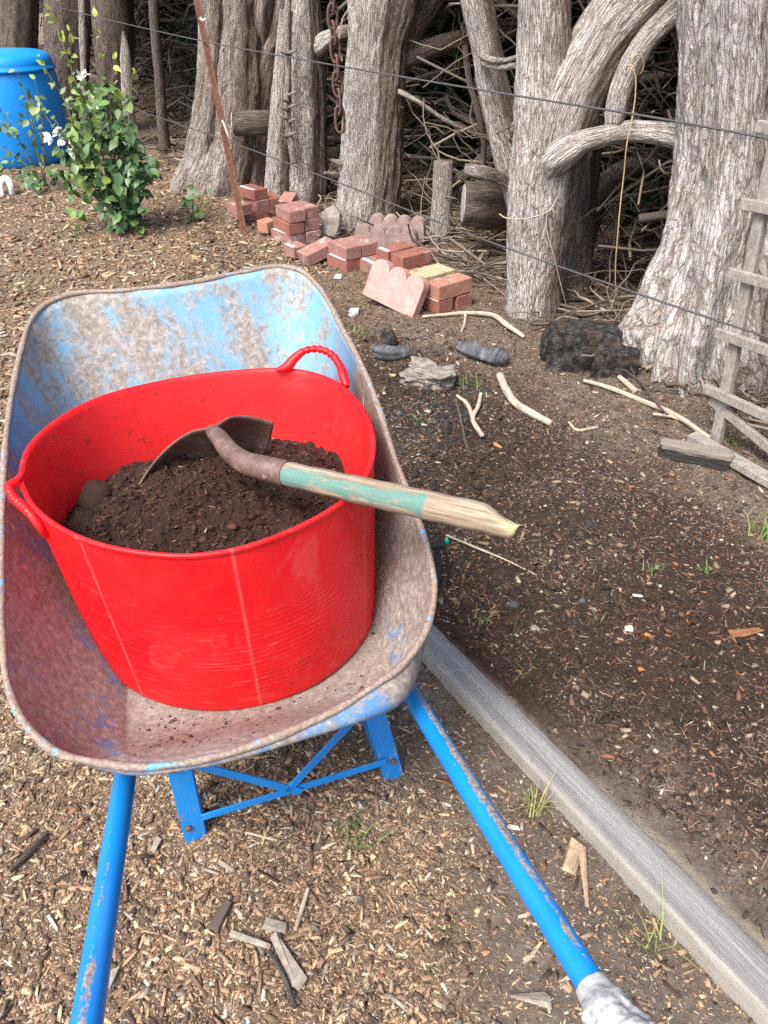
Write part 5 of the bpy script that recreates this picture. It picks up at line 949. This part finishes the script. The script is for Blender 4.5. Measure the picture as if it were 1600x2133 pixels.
shrub('bushy green shrub with tall yellowish shoots and small white flowers, before the barrel', (245, 478), [
    [(245, 478, 0), (215, 330, 0), (165, 190, -.05), (130, 90, -.05), (108, 20, 0), (100, -25, 0)], [(245, 478, 0), (235, 300, 0), (215, 160, .0), (205, 90, 0), (196, 40, 0)], [(245, 478, 0), (240, 320, 0), (232, 200, 0), (238, 130, 0), (236, 108, 0)],
    [(245, 478, 0), (210, 360, -.05), (160, 280, -.1), (130, 200, -.1), (105, 160, -.1), (80, 118, -.1)], [(245, 478, 0), (200, 380, -.1), (150, 310, -.12), (115, 250, -.12)], [(245, 478, 0), (260, 350, 0), (272, 240, -.02), (276, 160, 0), (280, 140, 0)], [(245, 478, 0), (190, 360, -.1), (130, 290, -.1), (90, 235, -.1), (60, 200, -.1)], [(245, 478, 0), (180, 330, 0), (150, 220, 0), (150, 130, 0), (145, 60, 0)], [(245, 478, 0), (280, 400, -.05), (310, 350, -.1), (325, 335, -.1)]],
    26, .084, [(215, 235, 62, 66, 120, .22), (235, 330, 66, 70, 170, .10), (255, 410, 50, 58, 120, .03), (150, 320, 36, 60, 40, .3), (165, 385, 34, 30, 34, .22), (300, 345, 34, 34, 34, .04), (262, 468, 36, 18, 26, .06), (175, 440, 20, 34, 10, .2)], [(100, 285), (120, 275), (140, 298), (150, 315), (172, 158)])
shrub('thin sparse shrub with upright stems directly in front of the barrel', (95, 392), [
    [(95, 392, 0), (75, 300, 0), (60, 220, 0), (45, 170, 0), (33, 142, 0)], [(95, 392, 0), (60, 330, 0), (20, 260, 0), (-15, 210, 0)], [(95, 392, 0), (90, 300, 0), (85, 220, 0), (72, 165, 0)], [(95, 392, 0), (40, 330, 0), (-10, 300, 0)]], 15, .075, [(85, 365, 48, 26, 46, .02), (20, 262, 26, 26, 14, .25), (60, 240, 26, 50, 16, .2), (18, 345, 24, 26, 10, .15)])
shrub('small low green seedling shrub between the leafy shrub and the post', (402, 462), [[(402, 462, 0), (402, 420, 0), (403, 375, 0)], [(402, 462, 0), (420, 420, 0), (430, 392, 0)], [(402, 462, 0), (385, 425, 0), (372, 408, 0)]], 26, .06, [(402, 418, 32, 34, 30, .18)])
GRS = M('grass_blade'); a = GRS.attr('Col', 'Color'); GRS.col(a).rough(.6); GRS = GRS.m
def tuft(label, u, v, n, hgt, spread, dry=0.):
    c = atz(u, v); V = []; Fl = []; Cc = []; k = 0
    for i in range(n):
        p = c + np.r_[rng.normal(0, spread, 2), 0]; a = rng.uniform(0, 6.28); h = hgt * rng.uniform(.4, 1.1); ln = np.array([math.cos(a), math.sin(a), 0]); wv = np.array([-ln[1], ln[0], 0]) * rng.uniform(.0012, .0024); lean = rng.uniform(.2, 1.1) * h
        col = np.r_[(np.array([.10, .21, .045]) * (1 - dry) + np.array([.36, .29, .12]) * dry) * (1 + rng.normal(0, .25)), 1.]
        for j, t in enumerate((0, .4, .75, 1.)): q = p + ln * lean * t * t + ZU * h * t * (1 - .3 * t); w_ = (1 - t) * .9 + .1; V += [q - wv * w_, q + wv * w_]
        Fl += [(k + 2 * j, k + 2 * j + 1, k + 2 * j + 3, k + 2 * j + 2) for j in range(3)]; k += 8; Cc += [np.clip(col, 0, 1)] * 8
    return tag(mesh('grass_tuft', V, Fl, GRS, None, attrs={'Col': np.array(Cc)}), label, 'grass', 'small grass tufts')
for lab, u, v, n, h, s, dry in (('green grass sprigs on chips below the leg brace', 735, 1740, 26, .05, .022, .1), ('upright grass sprig at the bed side of the timber', 1003, 1300, 14, .06, .008, .25), ('dry straw coloured tuft left of the timber edging', 1110, 1690, 40, .09, .010, .75),
        ('green tuft growing beside the forked twig', 968, 808, 34, .07, .03, .05), ('feathery green tuft at the right edge of the bed', 1596, 1120, 46, .10, .03, .15), ('small sprig in the middle of the dark bed', 1352, 1192, 16, .05, .012, .2), ('second bright sprig farther right in the dark bed', 1466, 1192, 16, .05, .012, .1),
        ('tall thin sprig in the bed left of the white pebble', 1238, 1300, 9, .07, .006, .3), ('sprig lying against the timber near the taped grip', 1365, 1970, 14, .10, .010, .35), ('grass patch at the left edge beyond the tray', 22, 602, 60, .05, .06, .2), ('thin grass patch near the barrow front left corner', 100, 590, 40, .045, .05, .35), ('moss green tuft under the leafy shrub', 165, 495, 50, .05, .05, .1),
        ('small sprig by the brick pile on bare soil', 745, 695, 30, .05, .03, .1), ('tiny sprig in charcoal beside the tray', 870, 880, 20, .035, .015, .05), ('sprig in soil below the timber edge near the bed', 1093, 1410, 8, .06, .006, .35), ('small tuft behind the rack plank', 1525, 925, 24, .05, .02, .1)):
    tuft(lab, u, v, n, h, s, dry)
